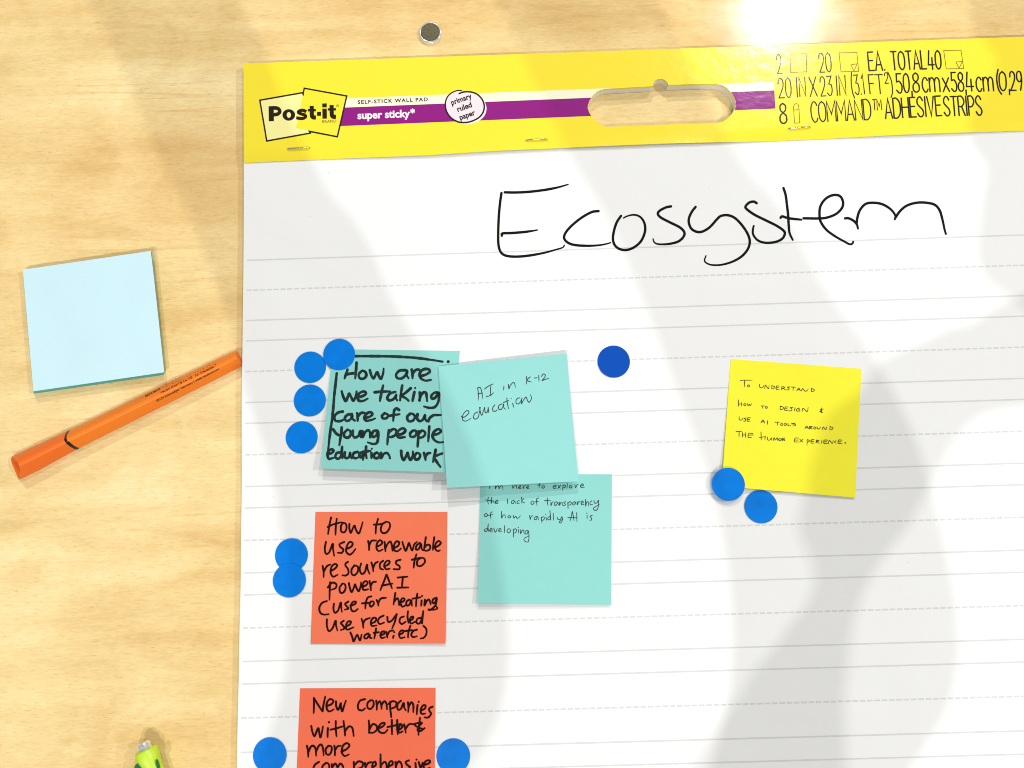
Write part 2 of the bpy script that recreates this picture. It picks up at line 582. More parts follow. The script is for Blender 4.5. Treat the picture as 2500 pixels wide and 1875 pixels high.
top_l = at(594.5, 155, Z_H)
top_dir = (at(2490, 90, Z_H) - top_l).normalized()
left_px = [(594.5, 154), (595.5, 450), (595, 600), (592.8, 800), (590, 1000), (590.8, 1190), (588.5, 1300), (587.6, 1430), (585, 1530), (583, 1650), (579.5, 1800), (577, 1960)]
left_w = [at(x, y) for x, y in left_px]
PAD_W = 0.508
dn = Vector((top_dir.y, -top_dir.x, 0))
right_top = top_l + top_dir * PAD_W
bottom_l = left_w[-1] + dn * 0.03
right_bot = bottom_l + top_dir * (PAD_W + 0.004)
pad = thing('wall_pad', 'large white ruled paper pad with yellow header card, word Ecosystem written on it', 'paper pad',
            ((top_l.x + right_bot.x) / 2, (top_l.y + right_bot.y) / 2, 0))

left_s = resample([tuple(v) for v in left_w], 60)
sv, sf = [], []
layers = 5
for k in range(layers):                                 # a few sheaves of sheets, their edges not quite flush
    z0 = 0.0003 + (PAD_T - 0.0003) * k / layers
    z1 = 0.0003 + (PAD_T - 0.0003) * (k + 1) / layers
    if k < layers - 1:
        z1 -= 0.00008
    ph = k * 1.9
    off = 0.0 if k == layers - 1 else 0.0004 + 0.0004 * math.sin(ph)
    lf = [(v.x + off + 0.0003 * math.sin(v.y * 31 + ph) * (k < layers - 1), v.y) for v in left_s]
    outer = lf + [(bottom_l.x, bottom_l.y), (right_bot.x, right_bot.y), (right_top.x, right_top.y - 0.0004)]
    outer[0] = (outer[0][0], outer[0][1] - 0.0004)
    hk = hole_w
    v_, f_ = plate(outer, [hk], z0, z1)
    b0 = len(sv)
    sv += v_
    sf += [tuple(b0 + i for i in f) for f in f_]
stack = link('sheet_stack', sv, sf, PAPER, pad)

paper = lambda x, y, lift=0.0: at(x, y, PAD_T + lift)

# the printed rules
R_S, R_G, R_Y0 = 0.018651, 0.012463, 0.108940
ink = Ink(lambda x, y, l: Vector((x, y, PAD_T + l)), 0.00005)
for q in range(12):
    for r in range(3):
        y = -(R_Y0 + q * (2 * R_S + R_G) + r * R_S)
        x0 = min(left_s, key=lambda v: abs(v.y - y)).x + 0.0020
        x1 = x0 + PAD_W - 0.004
        if y < bottom_l.y + 0.004:
            continue
        if r == 1:
            x = x0
            while x < x1:
                ink.poly([(x, y - 0.00042), (x + 0.0031, y - 0.00042), (x + 0.0031, y + 0.00042), (x, y + 0.00042)])
                x += 0.00413
        else:
            ink.poly([(x0, y - 0.00040), (x1, y - 0.00040), (x1, y + 0.00040), (x0, y + 0.00040)])
for sx, sy, sr in ((803, 422, 2.2), (758, 528, 2.0), (1731, 459, 1.6), (2385, 712, 1.6), (668, 1212, 1.8), (1464, 1519, 1.5), (2215, 1373, 1.5)):
    q = at(sx, sy)
    ink.disc((q.x, q.y), sr * 0.00013 * 1.6, 8)                # specks in the paper
ink.build('ruled_lines', RULE, stack)


def draw(ink, strokes, ox, oy, sc, width, taper=0.0, wob=0.0, step=2.0):
    for st in strokes:
        if isinstance(st, tuple):                       # a dot: (x, y, r)
            ink.disc((ox + st[0] * sc, oy + st[1] * sc), st[2] * sc)
        else:
            ink.stroke([(ox + x * sc, oy + y * sc) for x, y in st], width, taper, True, wob, step=step)


ink = Ink(paper, 0.00010)
SE = 750 / 2212
draw(ink, [
    [(219, 210), (208, 290), (200, 380), (196, 480), (196, 560), (203, 610), (222, 645), (260, 663), (330, 668), (420, 660), (520, 642), (610, 618), (660, 602), (672, 586)],
    [(243, 205), (330, 206), (430, 200), (540, 186), (630, 168), (699, 148)],
    [(222, 517), (226, 501), (290, 498), (370, 492), (440, 483), (478, 476)],
    [(918, 340), (870, 347), (800, 385), (730, 440), (685, 490), (670, 530), (690, 562), (740, 583), (830, 590), (920, 586), (980, 575), (1005, 567)],
    [(1080, 375), (1050, 420), (1030, 480), (1022, 540), (1035, 585), (1070, 613), (1120, 620), (1175, 600), (1225, 555), (1252, 490), (1252, 440), (1235, 400), (1205, 374), (1165, 367), (1120, 378), (1098, 390)],
    [(1440, 306), (1405, 313), (1362, 335), (1345, 358), (1365, 385), (1430, 420), (1500, 455), (1535, 490), (1530, 525), (1490, 560), (1420, 577), (1350, 578), (1320, 565), (1311, 540)],
    [(1617, 310), (1590, 345), (1570, 390), (1570, 430), (1590, 470), (1630, 490), (1670, 486), (1720, 455), (1770, 400), (1800, 375), (1850, 370), (1900, 390), (1950, 440), (1990, 500), (2007, 555), (1995, 610), (1950, 665), (1880, 705), (1800, 727), (1730, 727), (1690, 710), (1682, 690), (1692, 662)],
], 1150, 400, SE, 6.2, 0.45)
draw(ink, [
    [(287, 283), (268, 272), (235, 278), (208, 305), (215, 325), (270, 365), (350, 405), (430, 445), (480, 480), (490, 505), (470, 540), (420, 563), (350, 568), (295, 550), (263, 510), (260, 475), (266, 447)],
    [(480, 174), (495, 220), (505, 290), (514, 370), (518, 440), (525, 500), (547, 547)],
    [(460, 388), (472, 378), (520, 392), (610, 402)],
    [(625, 392), (740, 393), (800, 385), (860, 360), (900, 320), (910, 280), (895, 240), (865, 224), (820, 230), (775, 260), (745, 310), (740, 370), (750, 420), (790, 475), (850, 520), (920, 560), (955, 578), (975, 576), (983, 560)],
    [(924, 392), (950, 392), (985, 410), (1008, 435), (1017, 466)],
    [(1008, 425), (1012, 390), (1030, 335), (1070, 290), (1125, 280), (1190, 290), (1250, 325), (1285, 370), (1282, 400)],
    [(1285, 390), (1320, 340), (1370, 300), (1440, 280), (1510, 280), (1570, 295), (1605, 335), (1625, 400), (1640, 470), (1650, 505)],
], 1750, 400, SE, 6.2, 0.2)
ink.build('heading_handwriting', MARKER, stack)

# the header card: a flat card with the hanging hole, and a lower lip that lifts off the paper here and there
band_px = [(595.5, 396), (700, 391), (849, 385), (1040, 379), (1225, 367.5), (1430, 358.5), (1640, 350), (1850, 344), (2000, 338), (2190, 329), (2500, 318)]
low_w = [at(x, y, Z_H) for x, y in band_px]
low_w.append(low_w[-1] + (low_w[-1] - low_w[-2]) * 0.25)
low_w[-1] = Vector((right_top.x, low_w[-1].y, Z_H))
low_s = resample([tuple(v) for v in low_w], 90)
LIP = 0.0085
inner = [(v.x, v.y + LIP) for v in low_s]
outer = [(top_l.x, top_l.y)] + [inner[0]] + inner[1:] + [(right_top.x, right_top.y)]
hv, hf = plate(outer, [hole_w], PAD_T + 0.0001, Z_H)


def lip_lift(px):
    def bump(c, wd):
        t = (px - c) / wd
        return max(0.0, 1 - t * t) ** 1.2
    return 0.0003 - 0.0013 * (1 - min(1.0, bump(1180, 400) + bump(1620, 260) + bump(2300, 280)))


def px_x(v):                                             # picture column of a world point
    d = Vector(v) - CAM
    return 1250 + F_PX * d.dot(AX[0]) / d.dot(AX[2])


b0 = len(hv)
rows = 5
cols = len(low_s)
for r in range(rows + 1):
    t = r / rows
    for i, v in enumerate(low_s):
        z = Z_H + lip_lift(px_x(v)) * t * t
        hv.append(Vector((v.x, v.y + LIP * (1 - t), z)))
for r in range(rows):
    for i in range(cols - 1):
        a = b0 + r * cols + i
        hf.append((a, a + cols, a + cols + 1, a + 1))
b1 = len(hv)
for i in range(cols):                                    # cut edge of the lip
    q = hv[b0 + rows * cols + i]
    hv.append(Vector((q.x, q.y, q.z - 0.0005)))
for i in range(cols - 1):
    a = b0 + rows * cols + i
    hf.append((a, b1 + i, b1 + i + 1, a + 1))
band = link('header_band', hv, hf, H_YELLOW, pad)

card = lambda x, y, lift=0.0: at(x, y, Z_H + lift)
SL = 250 / 2074
lg = lambda pts: [(600 + x * SL, 200 + y * SL) for x, y in pts]
# stripes
ink = Ink(card, 0.00002)
ink.poly([(846, 240), (1889.6, 199.7), (1890.4, 220.6), (838, 262.7)])
ink.build('cream_stripe', H_CREAM, band)
ink = Ink(card, 0.00002)
ink.poly([(838, 262.7), (1890.4, 220.6), (1893.1, 265), (826, 308)])
ink.build('purple_stripe', H_PURPLE, band)


def cut_over_hole(name_obj):
    """trim a stripe where the hole is cut through the card"""
    me = name_obj.data
    bm = bmesh.new()
    bm.from_mesh(me)
    bm.faces.ensure_lookup_table()
    face = bm.faces[0]
    off = Vector(name_obj['_o'])
    quad = [v.co + off for v in face.verts]
    z = quad[0].z
    bm.clear()
    # polygon clipping by hand: left and right remainder of the stripe around the hole
    n = len(hole_w)

    def inside(p):
        c = False
        j = n - 1
        for i in range(n):
            xi, yi = hole_w[i]
            xj, yj = hole_w[j]
            if (yi > p[1]) != (yj > p[1]) and p[0] < (xj - xi) * (p[1] - yi) / (yj - yi) + xi:
                c = not c
            j = i
        return c

    # the stripe is cut into thin horizontal rows, each ending at the hole outline
    xs = sorted(quad, key=lambda v: v.x)
    lft = sorted(xs[:2], key=lambda v: v.y)
    rgt = sorted(xs[2:], key=lambda v: v.y)
    R = 40
    for part in (0, 1):
        vs_, fs_ = [], []
        prev = None
        for r in range(R + 1):
            t = r / R
            a = lft[0].lerp(lft[1], t)
            b = rgt[0].lerp(rgt[1], t)
            hit = []
            K = 700
            for k in range(K):
                p = a.lerp(b, k / K)
                if inside((p.x, p.y)):
                    hit.append(k / K)
            if hit:
                e = a.lerp(b, hit[0] - 1 / K) if part == 0 else a.lerp(b, hit[-1] + 1 / K)
            else:
                e = a.lerp(b, 0.67)
            row = (a, e) if part == 0 else (e, b)
            vs_ += [row[0], row[1]]
            if prev is not None:
                fs_.append((prev, prev + 1, prev + 3, prev + 2))
            prev = len(vs_) - 2
        mt = me.materials[0]
        if part == 0:
            me2 = bpy.data.meshes.new(me.name)
            me2.from_pydata([v - off for v in vs_], [], fs_)
            me2.materials.append(mt)
            name_obj.data = me2
        else:
            link(name_obj.name, vs_, fs_, mt, band)
    bm.free()


for ch in list(band.children):
    cut_over_hole(ch)

# the logo of two overlapping squares
ink = Ink(card, 0.00005)
ink.poly(lg([(285, 370), (1160, 218), (1175, 300), (1300, 1035), (425, 1195)]))
ink.build('pale_logo_square', H_PALE, band)
ink = Ink(card, 0.00008)
ink.poly(lg([(1185, 128), (2045, 285), (1855, 1110), (1015, 930)]))
ink.build('yellow_logo_square', H_YELLOW, band)
ink = Ink(card, 0.00011)
ink.stroke(lg([(1165, 265), (1156, 217), (285, 370), (425, 1195), (1312, 1035)]), 3.7, smooth=False)
ink.stroke(lg([(1162, 240), (1185, 128), (2045, 285), (1855, 1110), (1288, 1000), (1305, 1035)]), 3.7, smooth=False)
ink.build('logo_outline', H_BLACK, band)
ink = Ink(card, 0.00012)
k_ = SL
ink.poly(lg([(462, 494), (566, 488), (570, 795), (466, 795)]))
ink.stroke(lg([(540, 527), (610, 527), (660, 545), (690, 595), (662, 640), (610, 660), (540, 663)]), 74 * k_, butt=True)
ink.ring(lg([(872, 668)])[0], (128 * k_, 116 * k_), (42 * k_, 58 * k_))
ink.stroke(lg([(1226, 604), (1160, 574), (1085, 588), (1066, 618), (1130, 650), (1192, 668), (1213, 702), (1170, 735), (1100, 740), (1022, 724)]), 66 * k_, butt=True)
ink.stroke(lg([(1335, 484), (1337, 600), (1340, 680), (1360, 716), (1422, 720)]), 86 * k_, butt=True)
ink.stroke(lg([(1255, 574), (1420, 572)]), 50 * k_, smooth=False, butt=True)
ink.poly(lg([(1443, 607), (1525, 604), (1525, 685), (1443, 688)]))
ink.poly(lg([(1550, 542), (1641, 538), (1643, 743), (1553, 746)]))
ink.poly(lg([(1548, 437), (1640, 433), (1641, 514), (1549, 518)]))
ink.stroke(lg([(1738, 467), (1740, 580), (1743, 665), (1765, 702), (1828, 706)]), 86 * k_, butt=True)
ink.stroke(lg([(1660, 558), (1828, 555)]), 48 * k_, smooth=False, butt=True)
ink.build('logo_lettering', H_BLACK, band)
ink = Ink(card, 0.00012)
ink.text('BRAND', lg([(1552, 830)])[0], lg([(1836, 818)])[0], 55 * k_, 'B', 0.01)
cx, cy = lg([(1858, 483)])[0]
ink.ring((cx, cy), (3.3, 3.3), (2.3, 2.3), 20)
ink.text('R', (cx - 1.2, cy + 1.4), (cx + 1.2, cy + 1.3), 2.8, 'R')
ink.build('logo_small_print', H_BROWN, band)
# stripe lettering
ink = Ink(card, 0.00005)
ink.text('SELF-STICK WALL PAD', (873.5, 253.7), (1044.6, 246.6), 8.9, 'S', 0.03, spacing=1.22)
ink.build('stripe_lettering', H_BROWN if False else H_BLACK, band)
ink = Ink(card, 0.00005)
ink.text('super sticky', (873, 290.3), (1001.6, 285.2), 12.4, 'x', 0.034)
sx, sy = 840 + 1480 * .11302, 200 + 628 * .11302
for k in range(3):
    t = math.pi * k / 3 + 0.5
    ink.stroke([(sx - 4.6 * math.cos(t), sy - 4.6 * math.sin(t)), (sx + 4.6 * math.cos(t), sy + 4.6 * math.sin(t))], 3.4, smooth=False)
ink.build('white_lettering', H_WHITE, band)
# round badge
SB = 140 / 1936
bd = lambda pts, dx=0, dy=0: [(1070 + (x + dx) * SB, 200 + (y + dy) * SB) for x, y in pts]
blob = [(795, 300), (690, 285), (560, 315), (420, 390), (310, 505), (250, 650), (240, 800), (265, 950), (330, 1090), (430, 1210), (570, 1305), (720, 1360),
        (880, 1372), (1050, 1350), (1230, 1285), (1380, 1195), (1490, 1070), (1545, 920), (1548, 780), (1500, 625), (1400, 490), (1280, 400), (1130, 345), (980, 330), (840, 340)]
ink = Ink(card, 0.00006)
ink.poly([tuple(p) for p in spline(bd(blob[6:20], 75, 58), 3)])
ink.build('badge_white_edge', H_WHITE, band)
ink = Ink(card, 0.00009)
ink.poly([tuple(p) for p in spline(bd(blob), 3, True)])
ink.build('badge_fill', H_PINK, band)
ink = Ink(card, 0.00012)
ink.stroke(bd([(705, 395), (820, 348)] + blob[::-1][1:]), 3.9, 0.3)
ink.build('badge_outline', H_BLACK, band)
ink = Ink(card, 0.00013)
ink.text('primary', (1103.2, 256.6), (1153.0, 239.2), 9.0, 'x', 0.03)
ink.text('ruled', (1118.0, 273.2), (1153.2, 260.6), 9.0, 'x', 0.03)
ink.text('paper', (1123.8, 293.0), (1161.6, 279.6), 9.0, 'x', 0.03)
ink.build('badge_lettering', H_BLACK, band)

# contents and sizes printed at the right end
SR = 320 / 2212
pl = lambda x, y: Vector((1880 + x * SR, 100 + y * SR))
pr = lambda x, y: Vector((2180 + x * SR, 100 + y * SR))
vv = lambda x, y: Vector((x * SR, y * SR))
ink = Ink(card, 0.00006)
W1, W2 = 2.7, 3.7
line_text(ink, '2', pl(128, 548), pl(205, 545), vv(-22, -318), W1)
line_text(ink, '20', pl(842, 528), pl(1042, 520), vv(-26, -322), W1)
line_text(ink, 'EA.', pl(1674, 500), pl(1945, 490), vv(-30, -310), W2)
line_text(ink, 'TOTAL', pr(-12, 488), pr(568, 470), vv(-32, -308), W2)
line_text(ink, '40', pr(606, 478), pr(822, 472), vv(-26, -312), W2)
line_text(ink, '20', pl(152, 962), pl(365, 950), vv(-22, -330), W1)
line_text(ink, 'IN', pl(456, 945), pl(605, 935), vv(-20, -325), W1, .3)
line_text(ink, 'X', pl(682, 935), pl(798, 930), vv(-28, -325), W1)
line_text(ink, '23', pl(862, 930), pl(1056, 918), vv(-24, -325), W1)
line_text(ink, 'IN', pl(1130, 918), pl(1284, 908), vv(-22, -328), W1, .3)
line_text(ink, '(3.1', pl(1392, 915), pl(1600, 893), vv(-40, -330), 2.7)
line_text(ink, 'F', pl(1690, 890), pl(1775, 886), vv(-35, -318), 2.8)
line_text(ink, 'T', pl(1800, 888), pl(1925, 884), vv(-32, -318), 2.8)
line_text(ink, '2', pl(1942, 716), pl(2002, 712), vv(-14, -182), 2.3)
line_text(ink, ')', pl(2036, 905), pl(2085, 900), vv(-42, -330), 2.8)
line_text(ink, '50', pr(68, 880), pr(285, 870), vv(-24, -325), W2)
ink.stroke([pr(322, 850), pr(326, 930)], W2, smooth=False)
line_text(ink, '8', pr(345, 866), pr(452, 862), vv(-22, -325), W2)
line_text(ink, 'cm', pr(506, 858), pr(797, 852), vv(-30, -330), W2)
line_text(ink, 'x', pr(852, 854), pr(956, 850), vv(-28, -325), W2)
line_text(ink, '58', pr(996, 853), pr(1202, 848), vv(-24, -320), W2)
ink.stroke([pr(1234, 828), pr(1240, 910)], W2, smooth=False)
line_text(ink, '4', pr(1250, 846), pr(1368, 842), vv(-30, -318), W2)
line_text(ink, 'cm', pr(1416, 848), pr(1700, 840), vv(-30, -325), W2)
line_text(ink, '(', pr(1775, 855), pr(1828, 850), vv(-46, -322), W2)
line_text(ink, '0', pr(1806, 842), pr(1922, 837), vv(-24, -322), W2)
ink.stroke([pr(1965, 818), pr(1970, 905)], W2, smooth=False)
line_text(ink, '29', pr(1990, 835), pr(2190, 828), vv(-24, -318), W2)
line_text(ink, '8', pl(172, 1395), pl(288, 1390), vv(-18, -340), W2)
line_text(ink, 'COMMAND', pl(706, 1370), pl(1712, 1322), vv(-28, -338), 3.1, .17)
line_text(ink, 'TM', pl(1742, 1166), pl(1886, 1160), vv(-14, -176), 2.3)
line_text(ink, 'ADHESIVE', pr(-122, 1308), pr(824, 1258), vv(-28, -330), W2, .2)
line_text(ink, 'STRIPS', pr(872, 1262), pr(1510, 1250), vv(-28, -322), W2, .2)
ink.build('size_lettering', H_BLACK, band)
W3 = 1.5
for shs in ([[pl(345, 530), pl(340, 222), pl(612, 214), pl(620, 520), pl(345, 530)]],
            [[pl(1165, 200), pl(1465, 195), pl(1496, 512), pl(1198, 520), pl(1165, 200)],
             [pl(1365, 402), pl(1470, 385), pl(1415, 508), pl(1365, 402)]],
            [[pr(858, 160), pr(1150, 156), pr(1195, 465), pr(900, 470), pr(858, 160)],
             [pr(1065, 355), pr(1176, 344), pr(1117, 460), pr(1065, 355)]],
            [[pl(415, 1388), pl(396, 1110), pl(412, 1068), pl(440, 1056), pl(472, 1066), pl(486, 1108), pl(502, 1380), pl(415, 1388)],
             [pl(400, 1166), pl(490, 1160)]]):
    ink = Ink(card, 0.00006)
    for sh in shs:
        ink.stroke(sh, W3, smooth=False)
    ink.build('strip_symbol' if len(shs[0]) > 6 else 'sheet_symbol', H_BROWN, band)


# staples through the header
def tube(path, r, n=8):
    vs_, fs_ = [], []
    for i, p in enumerate(path):
        p = Vector(p)
        d = (Vector(path[min(i + 1, len(path) - 1)]) - Vector(path[max(i - 1, 0)])).normalized()
        a = d.cross(Vector((0.01, 0.02, 1))).normalized()
        b = d.cross(a)
        for k in range(n):
            t = 2 * math.pi * k / n
            vs_.append(p + a * r * math.cos(t) + b * r * math.sin(t))
        if i:
            for k in range(n):
                q = (k + 1) % n
                fs_.append(((i - 1) * n + k, (i - 1) * n + q, i * n + q, i * n + k))
    fs_.append(tuple(range(n - 1, -1, -1)))
    fs_.append(tuple(len(vs_) - n + k for k in range(n)))
    return vs_, fs_


for (xa, ya), (xb, yb) in (((702, 363), (756, 360.5)), ((1284, 342.5), (1337, 340)), ((1926, 314), (1979, 310))):
    a, b = at(xa, ya, Z_H + 0.0006), at(xb, yb, Z_H + 0.0006)
    mid = (a + b) / 2 + Vector((0, 0, 0.0003))
    va, fa = tube([a - Vector((0, 0, 0.0025)), a - Vector((0, 0, 0.0003)), a.lerp(b, 0.06) + Vector((0, 0, 0.0002)), mid, a.lerp(b, 0.94) + Vector((0, 0, 0.0002)), b - Vector((0, 0, 0.0003)), b - Vector((0, 0, 0.0025))], 0.00042)
    link('staple', va, fa, STEEL, pad, smooth=True)


# ------------------------------------------------------------------ sticky notes
class Note:
    def __init__(self, tl, tr, br, bl, base, lifts, name, material, label, group, power=1.8):
        # corners in pixels, lifts of the corners (tl, tr, br, bl) above the base height
        self.base = PAD_T + base
        self.l = lifts
        self.pw = power
        self.c = [at(p[0], p[1], self.base + l) for p, l in zip((tl, tr, br, bl), lifts)]
        N = 16
        vs_, fs_ = [], []
        th = 0.00013
        for dz in (0, -th):
            for j in range(N + 1):
                for i in range(N + 1):
                    q = self.uv(i / N, j / N)
                    vs_.append(Vector((q.x, q.y, q.z + dz)))
        M = (N + 1) ** 2
        for j in range(N):
            for i in range(N):
                a = j * (N + 1) + i
                fs_.append((a, a + N + 1, a + N + 2, a + 1))
                fs_.append((M + a, M + a + 1, M + a + N + 2, M + a + N + 1))
        rim = [i for i in range(N + 1)] + [j * (N + 1) + N for j in range(1, N + 1)] \
            + [N * (N + 1) + i for i in range(N - 1, -1, -1)] + [j * (N + 1) for j in range(N - 1, 0, -1)]
        for k in range(len(rim)):
            a, b = rim[k], rim[(k + 1) % len(rim)]
            fs_.append((a, b, M + b, M + a))
        cen = sum(self.c, Vector()) / 4
        self.o = link(name, vs_, fs_, material, None, Vector((cen.x, cen.y, PAD_T)))
        tag(self.o, label, 'sticky note', group)

    def uv(self, u, v):
        tl, tr, br, bl = self.c
        p = tl.lerp(tr, u).lerp(bl.lerp(br, u), v)
        lt, lr, lb, ll = self.l
        z = self.base + (ll * (1 - u) + lb * u) * v ** self.pw + (lt * (1 - u) + lr * u) * (1 - v) ** 3
        return Vector((p.x, p.y, z))

    def surf(self, px, py, lift):
        z = self.base
        for _ in range(4):
            p = at(px, py, z)
            # inverse of the bilinear patch by a few Newton steps
            u, v = 0.5, 0.5
            for _k in range(5):
                q = self.uv(u, v)
                e = 1e-3
                du = (self.uv(u + e, v) - q) / e
                dv = (self.uv(u, min(1.2, v + e)) - q) / e
                det = du.x * dv.y - du.y * dv.x
                rx, ry = p.x - q.x, p.y - q.y
                u += (rx * dv.y - ry * dv.x) / det
                v += (du.x * ry - du.y * rx) / det
                v = max(0.0, min(1.1, v))
            z = self.uv(u, v).z + lift
        return at(px, py, z)


GN = 'handwritten sticky notes stuck on the white pad'
S1 = 450 / 1736
n1 = Note((811.9, 852.4), (1122.7, 857), (1093, 1153.5), (782.4, 1143.4), 0.0002, (0, 0, 0.0062, 0.0058), 'sticky_note', TEAL,
          'teal sticky note reading How are we taking care of our young people education work', GN, 1.5)
STR1 = [
    [(720, 268), (900, 268), (1100, 272), (1300, 285), (1450, 305), (1545, 320)], (1598, 320, 15),
    [(548, 430), (538, 520), (525, 640), (515, 760), (505, 860), (490, 960), (475, 1080), (465, 1185)],
    [(650, 395), (636, 435), (622, 478)], [(735, 330), (730, 400), (722, 478)], [(645, 438), (730, 425)],
    [(775, 415), (755, 440), (765, 475), (800, 480), (825, 455), (820, 420), (790, 405), (775, 415)],
    [(860, 400), (875, 450), (895, 478), (915, 440), (930, 420), (945, 455), (965, 480), (985, 430), (990, 385)],
    [(1190, 400), (1140, 405), (1108, 440), (1120, 475), (1165, 475), (1205, 435), (1210, 400), (1205, 440), (1225, 478)],
    [(1255, 395), (1262, 440), (1262, 478)], [(1262, 432), (1290, 400), (1320, 395), (1335, 405)],
    [(1330, 455), (1380, 445), (1425, 415), (1410, 390), (1360, 395), (1330, 430), (1335, 470), (1380, 498), (1435, 492)],
    [(595, 600), (610, 650), (632, 690), (655, 645), (665, 620), (685, 655), (705, 688), (730, 640), (735, 600)],
    [(745, 655), (790, 645), (825, 620), (805, 600), (765, 615), (745, 650), (755, 685), (795, 690), (840, 668)],
    [(985, 545), (970, 610), (955, 690)], [(905, 608), (960, 603), (1050, 600)],
    [(1100, 605), (1050, 620), (1025, 660), (1045, 685), (1085, 670), (1110, 630), (1105, 660), (1118, 685)],
    [(1165, 545), (1155, 610), (1145, 685)], [(1245, 570), (1200, 610), (1165, 640), (1200, 665), (1225, 688)],
    [(1280, 605), (1270, 650), (1262, 690)], (1287, 568, 10),
    [(1330, 610), (1332, 650), (1325, 692), (1340, 640), (1365, 610), (1390, 615), (1395, 650), (1400, 692)],
    [(1505, 612), (1470, 612), (1440, 640), (1445, 668), (1475, 660), (1508, 615), (1510, 660), (1500, 710), (1470, 748), (1420, 755), (1370, 742)],
    [(605, 790), (560, 800), (528, 835), (535, 875), (580, 880), (615, 865)],
    [(690, 815), (650, 820), (625, 850), (640, 878), (675, 865), (695, 825), (695, 855), (718, 875)],
    [(740, 805), (745, 840), (745, 878)], [(745, 838), (775, 805), (810, 800)],
    [(810, 850), (855, 840), (885, 815), (865, 795), (830, 810), (808, 845), (825, 875), (870, 870), (910, 855)],
    [(1000, 805), (975, 830), (985, 855), (1020, 850), (1030, 820), (1000, 805)],
    [(1135, 775), (1110, 760), (1090, 780), (1085, 820), (1080, 878)], [(1045, 830), (1090, 822), (1140, 815)],
    [(1240, 810), (1212, 840), (1225, 880), (1265, 875), (1285, 840), (1265, 812), (1240, 810)],
    [(1310, 815), (1305, 855), (1330, 880), (1360, 865), (1380, 820), (1380, 855), (1395, 882)],
    [(1410, 880), (1425, 850), (1460, 825), (1500, 823), (1530, 822)],
    [(515, 958), (545, 998), (585, 1020)], [(595, 940), (590, 1000), (580, 1060), (573, 1105)],
    [(650, 960), (620, 990), (620, 1025), (655, 1035), (680, 1005), (672, 970), (650, 960)],
    [(700, 970), (700, 1010), (720, 1035), (755, 1015), (772, 972), (775, 1032)],
    [(790, 975), (790, 1030), (815, 985), (845, 965), (860, 985), (862, 1035)],
    [(930, 970), (895, 975), (880, 1005), (890, 1030), (920, 1015), (938, 975), (938, 1040), (925, 1085), (890, 1095), (840, 1080)],
    [(1040, 965), (1030, 1030), (1025, 1100)], [(1040, 985), (1080, 955), (1110, 970), (1100, 1010), (1060, 1030), (1035, 1025)],
    [(1115, 1010), (1165, 1000), (1195, 970), (1175, 948), (1135, 965), (1115, 1005), (1135, 1035), (1190, 1030)],
    [(1265, 970), (1240, 995), (1245, 1025), (1280, 1025), (1300, 995), (1290, 970), (1265, 970)],
    [(1320, 975), (1315, 1050), (1310, 1120)], [(1320, 1000), (1350, 970), (1380, 985), (1375, 1015), (1345, 1035), (1318, 1030)],
    [(1420, 930), (1415, 1000), (1410, 1070)],
    [(1450, 1010), (1500, 1000), (1530, 975), (1505, 955), (1465, 980), (1450, 1020), (1470, 1060), (1510, 1080), (1550, 1078)],
    [(470, 1190), (500, 1180), (520, 1160), (500, 1145), (470, 1165), (462, 1200), (475, 1235), (520, 1225)],
    [(590, 1175), (550, 1180), (535, 1215), (560, 1235), (590, 1205), (600, 1120)], [(598, 1130), (596, 1180), (602, 1230)],
    [(625, 1175), (622, 1210), (640, 1230), (665, 1215), (675, 1175), (675, 1210), (690, 1230)],
    [(745, 1170), (710, 1180), (700, 1210), (720, 1230), (750, 1222)],
    [(800, 1175), (770, 1180), (760, 1210), (780, 1220), (800, 1190), (800, 1215), (795, 1245)],
    [(825, 1120), (822, 1180), (830, 1230)], [(795, 1170), (865, 1160)],
    [(875, 1180), (875, 1228)], (878, 1140, 10),
    [(925, 1175), (900, 1195), (905, 1225), (940, 1225), (950, 1195), (925, 1175)],
    [(965, 1180), (965, 1228), (990, 1190), (1020, 1180), (1040, 1200), (1050, 1230)],
    [(1155, 1160), (1160, 1210), (1180, 1248), (1205, 1200), (1215, 1175), (1225, 1215), (1245, 1245), (1265, 1200), (1265, 1165)],
    [(1300, 1180), (1280, 1210), (1290, 1240), (1320, 1235), (1335, 1200), (1315, 1180), (1300, 1180)],
    [(1370, 1180), (1380, 1215), (1385, 1248)], [(1382, 1212), (1405, 1185), (1430, 1180)],
    [(1480, 1150), (1470, 1200), (1455, 1265)], [(1540, 1185), (1500, 1200), (1465, 1220), (1495, 1270), (1525, 1312)],
]
ink = Ink(n1.surf)
draw(ink, STR1, 680, 800, S1, 6.9, 0.25, 0.10)
ink.build('handwriting', TEALINK, n1.o)

